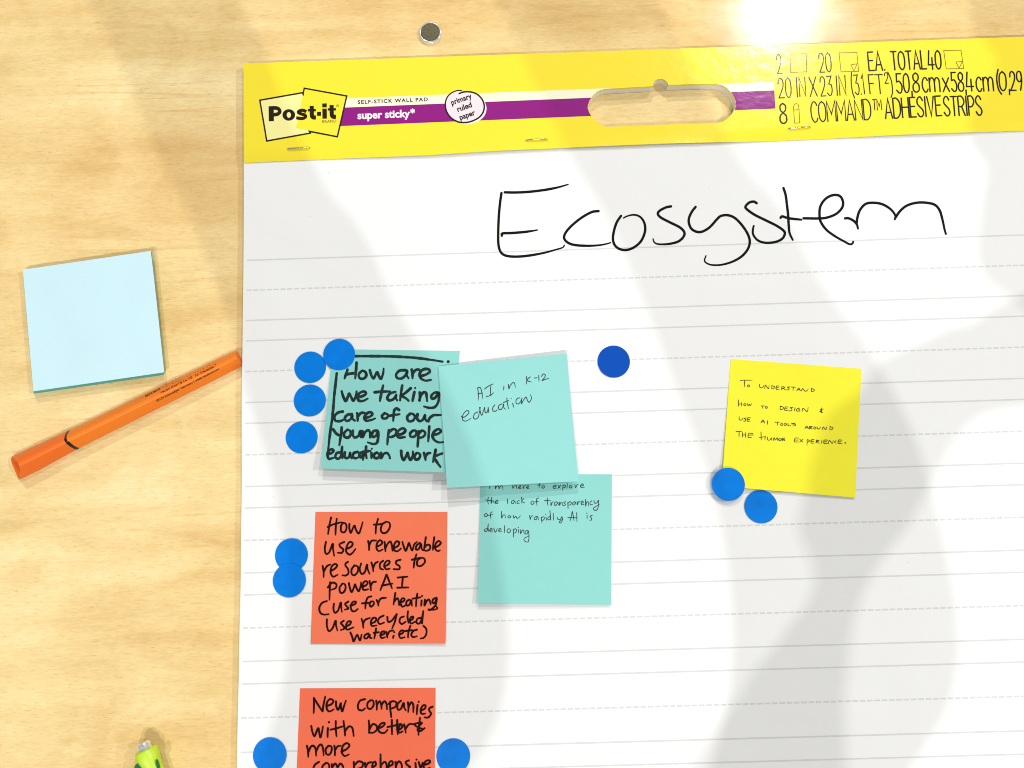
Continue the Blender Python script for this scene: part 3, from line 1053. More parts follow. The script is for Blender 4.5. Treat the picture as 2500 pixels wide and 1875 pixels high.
S3 = 380 / 1751
n3 = Note((1173.2, 1157.4), (1494.1, 1158.2), (1492.4, 1476.8), (1166.5, 1472.7), 0.0002, (0, 0, 0.0016, 0.0034), 'sticky_note', TEAL,
          'teal sticky note reading the lack of transparency of how rapidly AI is developing', GN)
STR3 = [
    [(258, 200), (255, 245)], [(320, 215), (318, 245), (335, 220), (355, 215), (362, 245), (375, 220), (395, 215), (405, 255)],
    [(515, 170), (517, 240), (535, 215), (555, 210), (560, 245)],
    [(580, 235), (605, 225), (600, 210), (582, 225), (585, 245), (612, 240)], [(630, 205), (634, 243), (645, 218), (662, 205)],
    [(668, 235), (695, 225), (685, 208), (672, 230), (682, 245), (702, 243)],
    [(815, 180), (812, 238)], [(795, 205), (835, 203)], [(855, 210), (842, 225), (855, 240), (872, 228), (868, 212), (855, 210)],
    [(975, 225), (1000, 222), (1000, 205), (980, 210), (968, 228), (980, 243), (1010, 235)],
    [(1025, 205), (1050, 240)], [(1055, 205), (1020, 245)], [(1080, 205), (1078, 265)], [(1080, 215), (1100, 203), (1110, 220), (1095, 235), (1080, 232)],
    [(1130, 190), (1125, 240)], [(1165, 205), (1150, 222), (1165, 238), (1182, 222), (1165, 205)],
    [(1215, 200), (1222, 232), (1238, 205), (1255, 192)], [(1275, 215), (1310, 208), (1300, 190), (1280, 205), (1285, 230), (1322, 233)],
    [(240, 340), (235, 390), (242, 418)], [(210, 372), (290, 382)], [(278, 345), (272, 410), (285, 385), (300, 385), (305, 415)],
    [(315, 400), (348, 392), (340, 375), (320, 390), (325, 412), (352, 408)],
    [(455, 360), (458, 415)], [(530, 375), (505, 385), (500, 405), (520, 412), (538, 383), (545, 412)],
    [(590, 375), (565, 390), (568, 410), (595, 405)], [(615, 340), (618, 410)], [(640, 355), (618, 385), (650, 405)],
    [(735, 385), (718, 405), (735, 422), (755, 405), (745, 385), (735, 385)], [(805, 350), (785, 360), (785, 400), (788, 435)], [(765, 395), (805, 385)],
    [(905, 350), (905, 400), (912, 435)], [(870, 380), (940, 375)], [(945, 395), (945, 435), (960, 400), (975, 392)],
    [(1010, 390), (985, 405), (985, 428), (1005, 430), (1022, 398), (1028, 430)],
    [(1040, 395), (1042, 432), (1055, 402), (1070, 400), (1075, 430)], [(1110, 390), (1090, 400), (1105, 415), (1105, 430), (1080, 435)],
    [(1135, 400), (1138, 470)], [(1135, 410), (1160, 390), (1175, 408), (1160, 428), (1138, 428)],
    [(1210, 390), (1190, 405), (1190, 425), (1208, 425), (1222, 395), (1228, 425)], [(1240, 390), (1245, 425), (1255, 395), (1275, 385)],
    [(1285, 410), (1310, 400), (1300, 382), (1285, 400), (1290, 425), (1318, 420)], [(1335, 365), (1335, 440), (1348, 395), (1365, 395), (1370, 440)],
    [(1405, 380), (1385, 400), (1390, 425), (1415, 420)],
    [(1430, 380), (1435, 405), (1460, 405), (1480, 375), (1480, 430), (1465, 480), (1435, 488), (1425, 465), (1450, 445), (1490, 425)],
    [(210, 525), (195, 545), (210, 560), (232, 545), (222, 525), (210, 525)], [(285, 505), (265, 520), (265, 550), (270, 580)], [(240, 545), (292, 535)],
    [(390, 500), (390, 575), (405, 545), (425, 540), (435, 575)], [(475, 545), (460, 560), (475, 575), (495, 560), (475, 545)],
    [(520, 545), (530, 575), (550, 555), (565, 578), (590, 565), (600, 545)],
    [(705, 545), (712, 590), (722, 560), (740, 545)], [(785, 555), (760, 570), (758, 590), (780, 590), (795, 558), (805, 595)],
    [(835, 565), (845, 628)], [(835, 575), (860, 560), (872, 580), (855, 600), (840, 598)], [(890, 565), (895, 600)], (888, 535, 6),
    [(935, 555), (912, 570), (912, 592), (935, 590), (938, 550), (932, 490)], [(934, 495), (945, 600)], [(970, 520), (975, 600)],
    [(1015, 565), (1025, 590), (1050, 590), (1070, 560), (1072, 600), (1055, 630), (1040, 622), (1055, 600), (1080, 590)],
    [(1185, 500), (1175, 555), (1160, 610)], [(1185, 500), (1195, 540), (1205, 605)], [(1135, 570), (1240, 572)], [(1235, 515), (1238, 618)],
    [(1352, 545), (1352, 582)], (1350, 522, 6), [(1410, 545), (1385, 555), (1400, 575), (1400, 598), (1380, 598)],
    [(240, 700), (215, 695), (195, 712), (205, 725), (228, 715), (240, 640)], [(240, 645), (238, 690), (245, 725)],
    [(255, 715), (285, 708), (275, 690), (258, 705), (262, 730), (290, 728)], [(302, 690), (320, 735), (343, 690)],
    [(358, 715), (385, 705), (375, 690), (358, 705), (363, 730), (394, 725)], [(424, 660), (421, 740)],
    [(470, 695), (450, 715), (465, 740), (490, 725), (485, 700), (470, 695)], [(520, 700), (525, 790)],
    [(522, 715), (545, 695), (558, 715), (545, 740), (525, 742)], [(580, 705), (582, 745)], (578, 680, 6),
    [(600, 705), (605, 750), (620, 715), (635, 712), (645, 755)],
    [(685, 715), (660, 720), (655, 745), (675, 755), (692, 720), (698, 790), (690, 840), (665, 842), (642, 825), (650, 800), (700, 775)],
]
ink = Ink(n3.surf)
draw(ink, STR3, 1140, 1140, S3, 1.95, 0.3, 0.05, 1.2)
ink.build('handwriting', PENINK, n3.o)

S2 = 520 / 2054
n2 = Note((1069.9, 894.2), (1383.8, 863), (1412.7, 1175), (1091.7, 1190.9), 0.0012, (0.0004, 0.0030, 0.0052, 0.0088), 'sticky_note', TEAL_L,
          'light teal sticky note reading AI in K-12 education, overlapping two other teal notes', GN, 1.5)
STR2 = [
    [(498, 500), (506, 560), (503, 622)], [(505, 500), (525, 500), (540, 550), (545, 603)], [(500, 560), (545, 550)],
    [(625, 485), (622, 540), (618, 578)], [(565, 512), (610, 480), (650, 463)], [(583, 585), (620, 575), (652, 548)],
    [(752, 485), (748, 522)], [(795, 468), (800, 510), (812, 480), (840, 450), (855, 460), (862, 497)],
    [(968, 392), (972, 430), (968, 465)], [(1005, 395), (975, 428), (1015, 445)], [(1045, 407), (1072, 403)],
    [(1088, 382), (1090, 438)], [(1115, 390), (1130, 368), (1150, 375), (1145, 400), (1120, 430), (1150, 420), (1185, 408)],
    [(340, 775), (365, 785), (400, 760), (415, 735), (400, 720), (370, 740), (350, 780), (358, 815), (390, 820), (435, 795)],
    [(500, 733), (470, 750), (458, 785), (475, 803), (503, 785), (515, 735), (525, 690)], [(517, 690), (527, 745), (540, 765), (555, 720), (565, 690)],
    [(565, 690), (572, 738), (590, 735), (600, 695)], [(600, 690), (605, 740)],
    [(665, 665), (645, 690), (645, 720), (665, 728), (690, 712)], [(735, 655), (705, 670), (700, 700), (720, 712), (740, 690), (748, 658), (752, 692), (768, 708)],
    [(780, 600), (785, 650), (797, 702)], [(748, 642), (800, 622)], [(835, 650), (848, 690)], (822, 603, 5),
    [(905, 597), (880, 605), (867, 630), (875, 655), (900, 650), (920, 615)], [(925, 600), (920, 655), (945, 612), (965, 590), (980, 625), (997, 640), (1018, 600), (1005, 565)],
]
ink = Ink(n2.surf)
draw(ink, STR2, 1040, 820, S2, 2.15, 0.3, 0.05, 1.2)
ink.build('handwriting', PENINK, n2.o)

S4 = 480 / 2096
n4 = Note((770.1, 1249.8), (1092.5, 1249.8), (1087.7, 1571), (758.2, 1572), 0.0002, (0, 0, 0.0016, 0.0004), 'sticky_note', ORANGE,
          'orange sticky note reading How to use renewable resources to power AI', GN)
STR4 = [
    [(735, 190), (715, 280), (703, 366)], [(795, 205), (785, 290), (782, 373)], [(700, 290), (760, 262), (845, 240)],
    [(860, 245), (840, 285), (845, 340), (880, 345), (900, 300), (890, 255), (860, 245)],
    [(930, 260), (930, 310), (945, 355), (965, 310), (985, 275), (1000, 320), (1030, 360), (1055, 300), (1072, 240)],
    [(1235, 205), (1215, 280), (1210, 360)], [(1190, 265), (1250, 262), (1300, 250)], [(1320, 235), (1280, 265), (1265, 320), (1285, 355), (1330, 345), (1362, 290), (1355, 245), (1320, 235)],
    [(680, 450), (668, 520), (680, 575), (715, 560), (752, 470), (755, 520), (768, 598)], [(875, 450), (825, 475), (835, 505), (865, 530), (850, 565), (805, 565)],
    [(895, 525), (950, 500), (965, 465), (935, 450), (905, 490), (895, 550), (930, 585), (965, 565), (995, 525)],
    [(1130, 440), (1140, 490), (1140, 538)], [(1140, 495), (1165, 440), (1215, 435)], [(1220, 500), (1265, 480), (1280, 450), (1255, 432), (1225, 465), (1220, 520), (1245, 548), (1285, 530)],
    [(1305, 450), (1310, 500), (1315, 550)], [(1313, 520), (1335, 475), (1365, 445), (1382, 480), (1390, 545)],
    [(1400, 520), (1450, 490), (1460, 455), (1430, 445), (1405, 490), (1410, 540), (1445, 548), (1480, 520)],
    [(1495, 450), (1510, 500), (1530, 545), (1550, 500), (1565, 460), (1580, 500), (1600, 540), (1620, 480), (1650, 450)],
    [(1680, 460), (1645, 490), (1640, 530), (1670, 525), (1695, 470), (1700, 520), (1715, 540)],
    [(1745, 400), (1735, 470), (1725, 540)], [(1730, 510), (1760, 480), (1790, 490), (1785, 530), (1745, 545), (1725, 535)], [(1835, 400), (1825, 470), (1820, 535)],
    [(1840, 510), (1880, 490), (1905, 460), (1880, 440), (1850, 470), (1845, 520), (1870, 548), (1895, 540)],
    [(645, 705), (655, 770), (655, 825)], [(655, 772), (690, 710), (730, 690)], [(730, 760), (775, 735), (800, 700), (775, 685), (740, 715), (730, 775), (755, 820), (805, 800)],
    [(915, 662), (890, 680), (890, 705), (915, 740), (920, 785), (890, 808), (855, 805)], [(985, 700), (955, 740), (955, 790), (985, 805), (1020, 765), (1020, 715), (985, 700)],
    [(1055, 680), (1040, 740), (1060, 790), (1095, 770), (1118, 690), (1125, 740), (1145, 790)], [(1165, 670), (1180, 720), (1185, 765)], [(1185, 722), (1205, 680), (1235, 660)],
    [(1290, 650), (1258, 680), (1258, 730), (1290, 745)], [(1300, 710), (1345, 690), (1360, 660), (1335, 650), (1302, 690), (1320, 740), (1360, 735)],
    [(1475, 640), (1430, 655), (1430, 685), (1465, 710), (1460, 740), (1400, 740)],
    [(1645, 582), (1625, 650), (1615, 725)], [(1595, 640), (1640, 630), (1680, 620)], [(1690, 620), (1655, 650), (1655, 700), (1695, 705), (1735, 665), (1725, 625), (1690, 620)],
    [(725, 880), (720, 970), (718, 1068)], [(700, 935), (745, 885), (790, 900), (785, 940), (740, 960)], [(855, 895), (825, 940), (835, 990), (870, 985), (890, 940), (880, 900), (855, 895)],
    [(925, 890), (935, 940), (955, 985), (980, 930), (990, 900), (1005, 940), (1030, 975), (1050, 920), (1055, 880)],
    [(1065, 930), (1110, 910), (1125, 880), (1095, 870), (1070, 910), (1080, 960), (1130, 955)], [(1145, 865), (1155, 920), (1160, 965)], [(1158, 917), (1180, 880), (1215, 875)],
    [(1325, 800), (1295, 880), (1260, 965)], [(1328, 800), (1355, 870), (1385, 945)], [(1275, 915), (1390, 895)],
    [(1500, 825), (1490, 930)], [(1445, 830), (1550, 820)], [(1440, 938), (1560, 935)],
    [(690, 1080), (640, 1100), (610, 1150), (620, 1205), (660, 1225), (710, 1220)], [(765, 1110), (760, 1160), (775, 1205), (810, 1180), (838, 1095), (842, 1140), (850, 1195)],
    [(920, 1085), (885, 1110), (900, 1135), (920, 1160), (880, 1172)], [(940, 1130), (985, 1115), (1000, 1090), (970, 1088), (945, 1130), (955, 1180), (985, 1190), (1020, 1165)],
    [(1165, 1030), (1125, 1045), (1105, 1100), (1100, 1160)], [(1065, 1105), (1150, 1098)], [(1160, 1085), (1145, 1115), (1160, 1140), (1190, 1115), (1185, 1085), (1160, 1085)],
    [(1220, 1070), (1235, 1100), (1240, 1130)], [(1238, 1100), (1265, 1055), (1322, 1045)],
    [(1420, 995), (1410, 1060), (1400, 1118)], [(1405, 1090), (1440, 1050), (1455, 1075), (1460, 1125)], [(1470, 1098), (1510, 1080), (1518, 1055), (1490, 1055), (1475, 1100), (1495, 1140), (1530, 1125)],
    [(1570, 1065), (1540, 1085), (1540, 1125), (1570, 1120), (1590, 1070), (1597, 1130)], [(1655, 1002), (1645, 1060), (1640, 1138)], [(1605, 1055), (1690, 1040)],
    [(1700, 1075), (1695, 1130)], (1705, 1025, 11), [(1735, 1065), (1730, 1130), (1755, 1080), (1780, 1065), (1797, 1115)],
    [(1860, 1045), (1825, 1060), (1815, 1095), (1840, 1100), (1862, 1050), (1850, 1120), (1800, 1172), (1768, 1170), (1830, 1172), (1868, 1160), (1855, 1135)],
    [(690, 1275), (690, 1340), (710, 1400), (750, 1370), (783, 1290), (788, 1340), (802, 1395)], [(870, 1290), (840, 1315), (860, 1340), (878, 1372), (838, 1390)],
    [(895, 1350), (935, 1330), (945, 1300), (915, 1300), (895, 1340), (905, 1385), (975, 1360)],
    [(1060, 1270), (1075, 1320), (1078, 1365)], [(1075, 1322), (1100, 1280), (1150, 1260)], [(1160, 1320), (1205, 1300), (1215, 1265), (1185, 1260), (1160, 1300), (1170, 1345), (1220, 1340)],
    [(1295, 1235), (1250, 1260), (1235, 1300), (1255, 1325), (1300, 1310)], [(1335, 1250), (1342, 1300), (1380, 1290), (1428, 1225)], [(1434, 1220), (1415, 1300), (1385, 1375)],
    [(1510, 1245), (1475, 1260), (1465, 1300), (1490, 1325), (1530, 1300)], [(1555, 1190), (1550, 1250), (1560, 1312)], [(1572, 1290), (1600, 1275), (1612, 1250), (1588, 1250), (1572, 1290), (1590, 1320), (1630, 1300)],
    [(1690, 1260), (1655, 1270), (1645, 1310), (1675, 1320), (1700, 1280), (1718, 1185)], [(1718, 1190), (1710, 1260), (1705, 1320)],
    [(940, 1415), (960, 1460), (975, 1510), (1000, 1460), (1015, 1440), (1030, 1475), (1045, 1500), (1060, 1440)],
    [(1130, 1425), (1095, 1445), (1090, 1475), (1120, 1475), (1145, 1435), (1148, 1470), (1168, 1475)], [(1215, 1372), (1205, 1430), (1195, 1480)], [(1190, 1420), (1245, 1412)],
    [(1262, 1445), (1300, 1430), (1305, 1405), (1275, 1410), (1260, 1445), (1275, 1475), (1310, 1465)], [(1325, 1410), (1335, 1470)], [(1335, 1442), (1360, 1402), (1400, 1395)],
    (1408, 1412, 11), [(1402, 1450), (1395, 1475)], [(1460, 1440), (1500, 1420), (1505, 1395), (1475, 1400), (1460, 1435), (1475, 1475), (1520, 1465)],
    [(1580, 1345), (1560, 1410), (1555, 1470)], [(1525, 1400), (1600, 1390)], [(1650, 1385), (1610, 1400), (1590, 1440), (1610, 1465), (1650, 1455)],
    [(1720, 1345), (1750, 1380), (1750, 1430), (1725, 1470), (1690, 1480)],
]
ink = Ink(n4.surf)
draw(ink, STR4, 640, 1220, S4, 5.0, 0.2, 0.06)
ink.build('handwriting', MAROONINK, n4.o)

S5 = 580 / 2212
n5 = Note((732.4, 1680.6), (1063.6, 1679.3), (1059.5, 2012), (719, 2014), 0.0002, (0, 0, 0.0012, 0.0004), 'sticky_note', CORAL,
          'orange sticky note reading New companies with better and more comprehensive, cut by the picture edge', GN)
STR5 = [
    [(635, 245), (635, 320), (632, 386)], [(635, 248), (675, 310), (713, 370)], [(715, 368), (725, 300), (740, 230)],
    [(755, 320), (800, 300), (815, 270), (785, 255), (755, 290), (755, 345), (780, 370), (820, 350)],
    [(840, 275), (842, 320), (860, 355), (878, 310), (885, 290), (888, 335), (898, 370), (915, 320), (932, 270)],
    [(1110, 255), (1065, 270), (1045, 310), (1050, 350), (1085, 360), (1110, 340)], [(1165, 265), (1135, 290), (1135, 335), (1165, 345), (1190, 310), (1185, 270), (1165, 265)],
    [(1215, 270), (1220, 315), (1220, 355)], [(1220, 312), (1245, 275), (1260, 300), (1265, 345)], [(1265, 308), (1290, 275), (1310, 300), (1315, 350)],
    [(1345, 280), (1345, 340), (1355, 423)], [(1330, 300), (1365, 275), (1400, 285), (1395, 325), (1350, 345)],
    [(1445, 270), (1415, 300), (1415, 350), (1445, 345), (1470, 290), (1475, 330), (1490, 360)], [(1510, 285), (1515, 330), (1512, 375)], [(1515, 332), (1540, 285), (1560, 310), (1560, 375)],
    [(1600, 310), (1595, 355), (1592, 396)], (1610, 280, 10), [(1630, 360), (1665, 345), (1675, 315), (1650, 315), (1630, 350), (1635, 390), (1670, 390)],
    [(1740, 325), (1710, 340), (1710, 365), (1725, 390), (1700, 425), (1665, 425)],
    [(610, 505), (620, 560), (640, 600), (660, 555), (675, 525), (685, 570), (695, 612), (710, 560), (718, 510)], [(765, 525), (762, 565), (762, 608)], (775, 470, 11),
    [(838, 460), (838, 530), (845, 600)], [(790, 540), (850, 525), (900, 510)], [(910, 460), (920, 530), (925, 595)], [(925, 552), (960, 510), (990, 520), (1000, 560), (1005, 598)],
    [(1145, 455), (1150, 510), (1148, 570)], [(1150, 540), (1180, 490), (1215, 500), (1220, 540), (1185, 568), (1148, 565)], [(1230, 530), (1275, 510), (1295, 480), (1265, 480), (1235, 520), (1245, 560), (1290, 570), (1320, 540)],
    [(1360, 450), (1360, 520), (1362, 583)], [(1320, 515), (1390, 500), (1445, 485)], [(1410, 450), (1410, 520), (1415, 583)], [(1415, 545), (1450, 525), (1458, 500), (1435, 500), (1422, 540), (1430, 568), (1462, 555)],
    [(1475, 490), (1485, 535), (1490, 568)], [(1488, 532), (1520, 490), (1560, 488)],
    [(1665, 525), (1630, 550), (1600, 545), (1615, 505), (1640, 475), (1600, 478), (1570, 490), (1600, 515), (1640, 530)], [(1622, 430), (1612, 520), (1608, 588)],
    [(570, 690), (580, 740), (582, 793)], [(582, 752), (605, 700), (630, 690), (650, 720), (655, 783)], [(655, 742), (680, 690), (705, 680), (720, 720), (725, 778)],
    [(770, 690), (745, 720), (750, 765), (780, 770), (800, 730), (795, 695), (770, 690)], [(825, 690), (830, 735), (830, 780)], [(830, 732), (855, 695), (885, 690)],
    [(890, 745), (940, 720), (965, 685), (940, 665), (905, 690), (895, 750), (920, 785), (960, 770)],
    [(680, 840), (645, 865), (630, 900), (640, 930)], [(745, 850), (715, 880), (720, 925), (760, 925), (778, 885), (765, 852), (745, 850)],
    [(800, 860), (805, 920)], [(805, 892), (830, 855), (850, 880), (855, 920)], [(855, 892), (880, 855), (905, 880), (910, 920)],
    [(1005, 840), (1012, 940)], [(1010, 872), (1050, 835), (1090, 850), (1080, 890), (1030, 905)], [(1110, 850), (1120, 920)], [(1118, 882), (1140, 850), (1172, 842)],
    [(1180, 890), (1210, 870), (1205, 838), (1182, 855), (1180, 905), (1200, 925)], [(1255, 770), (1255, 850), (1258, 930)], [(1258, 872), (1290, 840), (1310, 860), (1315, 930)],
    [(1330, 880), (1365, 865), (1365, 835), (1340, 840), (1330, 890), (1345, 920)], [(1395, 840), (1400, 920)], [(1400, 872), (1425, 835), (1450, 860), (1455, 920)],
    [(1520, 825), (1490, 840), (1500, 865), (1530, 890), (1500, 915)], [(1580, 850), (1585, 910)], (1590, 818, 10), [(1610, 840), (1630, 895), (1648, 845)],
    [(1655, 870), (1710, 850), (1712, 828), (1680, 830), (1655, 870), (1670, 905), (1715, 895)],
]
ink = Ink(n5.surf)
draw(ink, STR5, 600, 1640, S5, 5.2, 0.2, 0.06)
ink.build('handwriting', MAROONINK, n5.o)

S6 = 420 / 1515
n6 = Note((1784.3, 876.6), (2103.6, 900.4), (2088.1, 1214.8), (1762.4, 1187), 0.0002, (0, 0, 0.0012, 0.0022), 'sticky_note', YNOTE,
          'yellow sticky note reading To understand how to design and use AI tools', GN)
D = lambda x, y, w_=26, h_=30: [[(x + 2, y), (x, y + h_)], [(x, y), (x + w_, y + h_ * .35), (x + w_ * .85, y + h_ * .8), (x, y + h_)]]
Ee = lambda x, y, w_=26, h_=28: [[(x + w_, y), (x + 3, y), (x, y + h_), (x + w_, y + h_)], [(x + 1, y + h_ * .5), (x + w_ * .8, y + h_ * .5)]]
O_ = lambda x, y, r=12: [[(x, y - r), (x - r, y), (x, y + r), (x + r, y), (x, y - r)]]
STR6 = [
    [(316, 320), (340, 318), (420, 318)], [(355, 320), (352, 350), (350, 378)], *O_(388, 368, 10),
    [(485, 355), (485, 375), (500, 385), (518, 375), (525, 360)], [(530, 390), (538, 362), (562, 393), (570, 365)], *D(592, 365),
    *Ee(632, 370), [(682, 375), (678, 402)], [(682, 375), (705, 378), (698, 388), (678, 390)], [(690, 390), (714, 402)],
    [(752, 376), (730, 380), (745, 390), (740, 403), (720, 403)], [(765, 378), (802, 380)], [(783, 380), (780, 408)],
    [(812, 410), (830, 388), (846, 412)], [(820, 402), (842, 403)], [(855, 412), (864, 392), (885, 414), (900, 412), (915, 395)], *D(940, 390),
    [(298, 492), (300, 548)], [(328, 515), (328, 545)], [(300, 528), (328, 527)], *O_(356, 533, 11), [(378, 525), (385, 542), (395, 530), (402, 542), (415, 525)],
    [(497, 545), (530, 545)], [(513, 545), (512, 566)], *O_(545, 557, 10),
    *D(666, 545, 28, 34), *Ee(708, 555), [(778, 557), (755, 560), (770, 572), (765, 588), (740, 586)], [(797, 560), (793, 588)],
    [(838, 564), (815, 570), (812, 588), (835, 590), (840, 578), (826, 578)], [(860, 594), (868, 566), (905, 594), (913, 556)],
    [(1045, 572), (1020, 578), (1035, 588), (1015, 595), (1042, 602)], [(1032, 562), (1030, 606)],
    [(305, 640), (308, 665), (328, 668), (340, 650)], [(368, 650), (350, 655), (365, 666), (355, 680), (342, 676)], *Ee(378, 650),
    [(497, 692), (515, 668), (530, 697)], [(502, 686), (530, 684)], [(555, 675), (555, 706)],
    [(620, 688), (660, 688)], [(645, 690), (642, 715)], *O_(680, 707, 11), *O_(712, 707, 11), [(735, 696), (737, 718), (758, 718)], [(800, 696), (765, 702), (795, 706), (803, 716), (778, 721)],
    [(885, 744), (900, 722), (917, 747)], [(890, 738), (915, 738)], [(925, 725), (924, 748)], [(925, 725), (950, 728), (928, 738), (952, 748)], *O_(972, 739, 11),
    [(992, 730), (998, 748), (1015, 745), (1022, 732)], [(1040, 752), (1046, 730), (1068, 753), (1077, 728)], *D(1104, 726),
    [(278, 770), (330, 768)], [(305, 770), (305, 815)], [(335, 780), (335, 820)], [(362, 780), (362, 822)], [(335, 800), (362, 800)],
    [(425, 788), (390, 786), (385, 822), (415, 820)], [(388, 802), (435, 800)],
    [(498, 775), (500, 845)], [(535, 810), (532, 845)], [(485, 822), (540, 816)], [(555, 820), (555, 842), (575, 845), (590, 825), (592, 846)],
    [(605, 850), (613, 825), (625, 845), (640, 825), (646, 850)], [(668, 830), (650, 840), (665, 852), (680, 832), (682, 852)], [(690, 852), (690, 826), (704, 850), (708, 822)],
    [(830, 828), (800, 828), (793, 860), (830, 862)], [(797, 845), (826, 845)], [(840, 838), (866, 864)], [(868, 838), (838, 864)],
    [(905, 840), (903, 892)], [(905, 842), (930, 850), (905, 866)], *Ee(940, 843), [(985, 845), (982, 872)], [(985, 845), (1010, 852), (985, 860), (1012, 873)], [(1035, 845), (1030, 873)],
    *Ee(1052, 846, 32, 28), [(1092, 874), (1100, 848), (1125, 874), (1135, 848)], [(1160, 850), (1145, 862), (1160, 874)], *Ee(1178, 846, 34, 28), (1240, 870, 7),
]
ink = Ink(n6.surf)
draw(ink, STR6, 1720, 840, S6, 1.8, 0.25, 0.05, 1.2)
ink.build('handwriting', PENINK, n6.o)

# ------------------------------------------------------------------ blue dot stickers
GD = 'round blue voting dots stuck on the pad'
DOTS = [
    (757.2, 896.7, 38.8, 0.0003, 'blue dot sticker just left of the one covering the How are note corner'),
    (827.8, 865.6, 38.8, 0.0008, 'blue dot sticker covering the top left corner of the How are note'),
    (756.5, 977.6, 39.2, 0.0003, 'blue dot sticker left of the words we taking on the teal note'),
    (736.5, 1067.5, 39.3, 0.0003, 'blue dot sticker left of the words young people, lowest beside the teal note'),
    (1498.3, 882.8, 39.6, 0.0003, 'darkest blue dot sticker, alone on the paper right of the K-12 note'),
    (1778.2, 1182.4, 40.4, 0.0030, 'blue dot sticker covering the bottom left corner of the yellow note'),
    (1857.8, 1237.0, 40.4, 0.0003, 'blue dot sticker on the paper just under the yellow note'),
    (711.5, 1355.1, 40.4, 0.0003, 'upper of two joined blue dot stickers left of the renewable resources note'),
    (706.4, 1417.0, 40.6, 0.0006, 'lower of two joined blue dot stickers left of the renewable resources note'),
    (658.7, 1843.2, 41.5, 0.0003, 'blue dot sticker left of the New companies note, near the pad edge'),
    (1106.6, 1845.8, 41.3, 0.0003, 'blue dot sticker right of the New companies note'),
]
for k, (x, y, r, z, lab) in enumerate(DOTS):
    c = at(x, y, PAD_T + z)
    R = r / F_PX * (CAM - c).dot(-AX[2]) * 1.0
    vs_, fs_ = [], []
    n, rings = 48, 6
    tilt = random.uniform(0, 6.28)
    for q in range(rings + 1):
        rr = R * q / rings
        for i in range(n):
            t = 2 * math.pi * i / n
            dx, dy = rr * math.cos(t), rr * math.sin(t)
            u = (dx * math.cos(tilt) + dy * math.sin(tilt)) / R
            vs_.append(c + Vector((dx, dy, 0.00012 * u + (0.00010 * u * u))))
    for q in range(rings):
        for i in range(n):
            j = (i + 1) % n
            fs_.append((q * n + i, (q + 1) * n + i, (q + 1) * n + j, q * n + j))
    b0 = len(vs_)
    for i in range(n):
        v = vs_[rings * n + i]
        vs_.append(v - Vector((0, 0, 0.00012)))
    for i in range(n):
        j = (i + 1) % n
        fs_.append((rings * n + i, b0 + i, b0 + j, rings * n + j))
    o = link('dot_sticker', vs_, fs_, BLUE_NO_SHEEN if k == 4 else BLUE, None, c)
    tag(o, lab, 'sticker', GD)

# ------------------------------------------------------------------ block of blank notes
Z_B = 0.0055
bt = [at(x, y, Z_B) for x, y in ((55.9, 658.4), (369.5, 613.2), (401.1, 909), (81.8, 955.3))]
blk = thing('note_block', 'block of blank pale blue sticky notes lying on the wood above the orange pen', 'note block',
            (sum(q.x for q in bt) / 4, sum(q.y for q in bt) / 4, 0))
vs_, fs_ = [], []
K = 22
for k in range(K):
    z0, z1 = Z_B * 0.985 * k / K, Z_B * 0.985 * (k + 0.8) / K
    jx, jy = random.uniform(-.00025, .00025) - 0.0029 * (1 - k / K), random.uniform(-.00025, .00025) - 0.0007 * (1 - k / K)
    b0 = len(vs_)
    for z in (z0, z1):
        for q in bt:
            vs_.append(Vector((q.x + jx, q.y + jy, z)))
    for f in ((0, 3, 2, 1), (4, 5, 6, 7), (0, 1, 5, 4), (1, 2, 6, 5), (2, 3, 7, 6), (3, 0, 4, 7)):
        fs_.append(tuple(b0 + i for i in f))
link('sheet_block', vs_, fs_, STACK_TEAL, blk)
vs_, fs_ = [], []
N = 14
for dz in (0, -0.00013):
    for j in range(N + 1):
        for i in range(N + 1):
            u, v = i / N, j / N
            q = bt[0].lerp(bt[1], u).lerp(bt[3].lerp(bt[2], u), v)
            vs_.append(Vector((q.x, q.y, Z_B + 0.00015 + dz + 0.0006 * (u * (1 - v)) ** 3)))
M = (N + 1) ** 2
for j in range(N):
    for i in range(N):
        a = j * (N + 1) + i
        fs_.append((a, a + N + 1, a + N + 2, a + 1))
        fs_.append((M + a, M + a + 1, M + a + N + 2, M + a + N + 1))
rim = [i for i in range(N + 1)] + [j * (N + 1) + N for j in range(1, N + 1)] + [N * (N + 1) + i for i in range(N - 1, -1, -1)] + [j * (N + 1) for j in range(N - 1, 0, -1)]
for k in range(len(rim)):
    a, b = rim[k], rim[(k + 1) % len(rim)]
    fs_.append((a, b, M + b, M + a))
link('top_sheet', vs_, fs_, PALE_BLUE, blk)

# ------------------------------------------------------------------ orange felt pen
ZP = 0.0062
pa, pb = at(41.9, 1133.5, ZP), at(579.5, 869.6, ZP)
pen_len = (pb - pa).length
ex_ = (pb - pa).normalized()
ey_ = Vector((-ex_.y, ex_.x, 0))
MM = 0.001


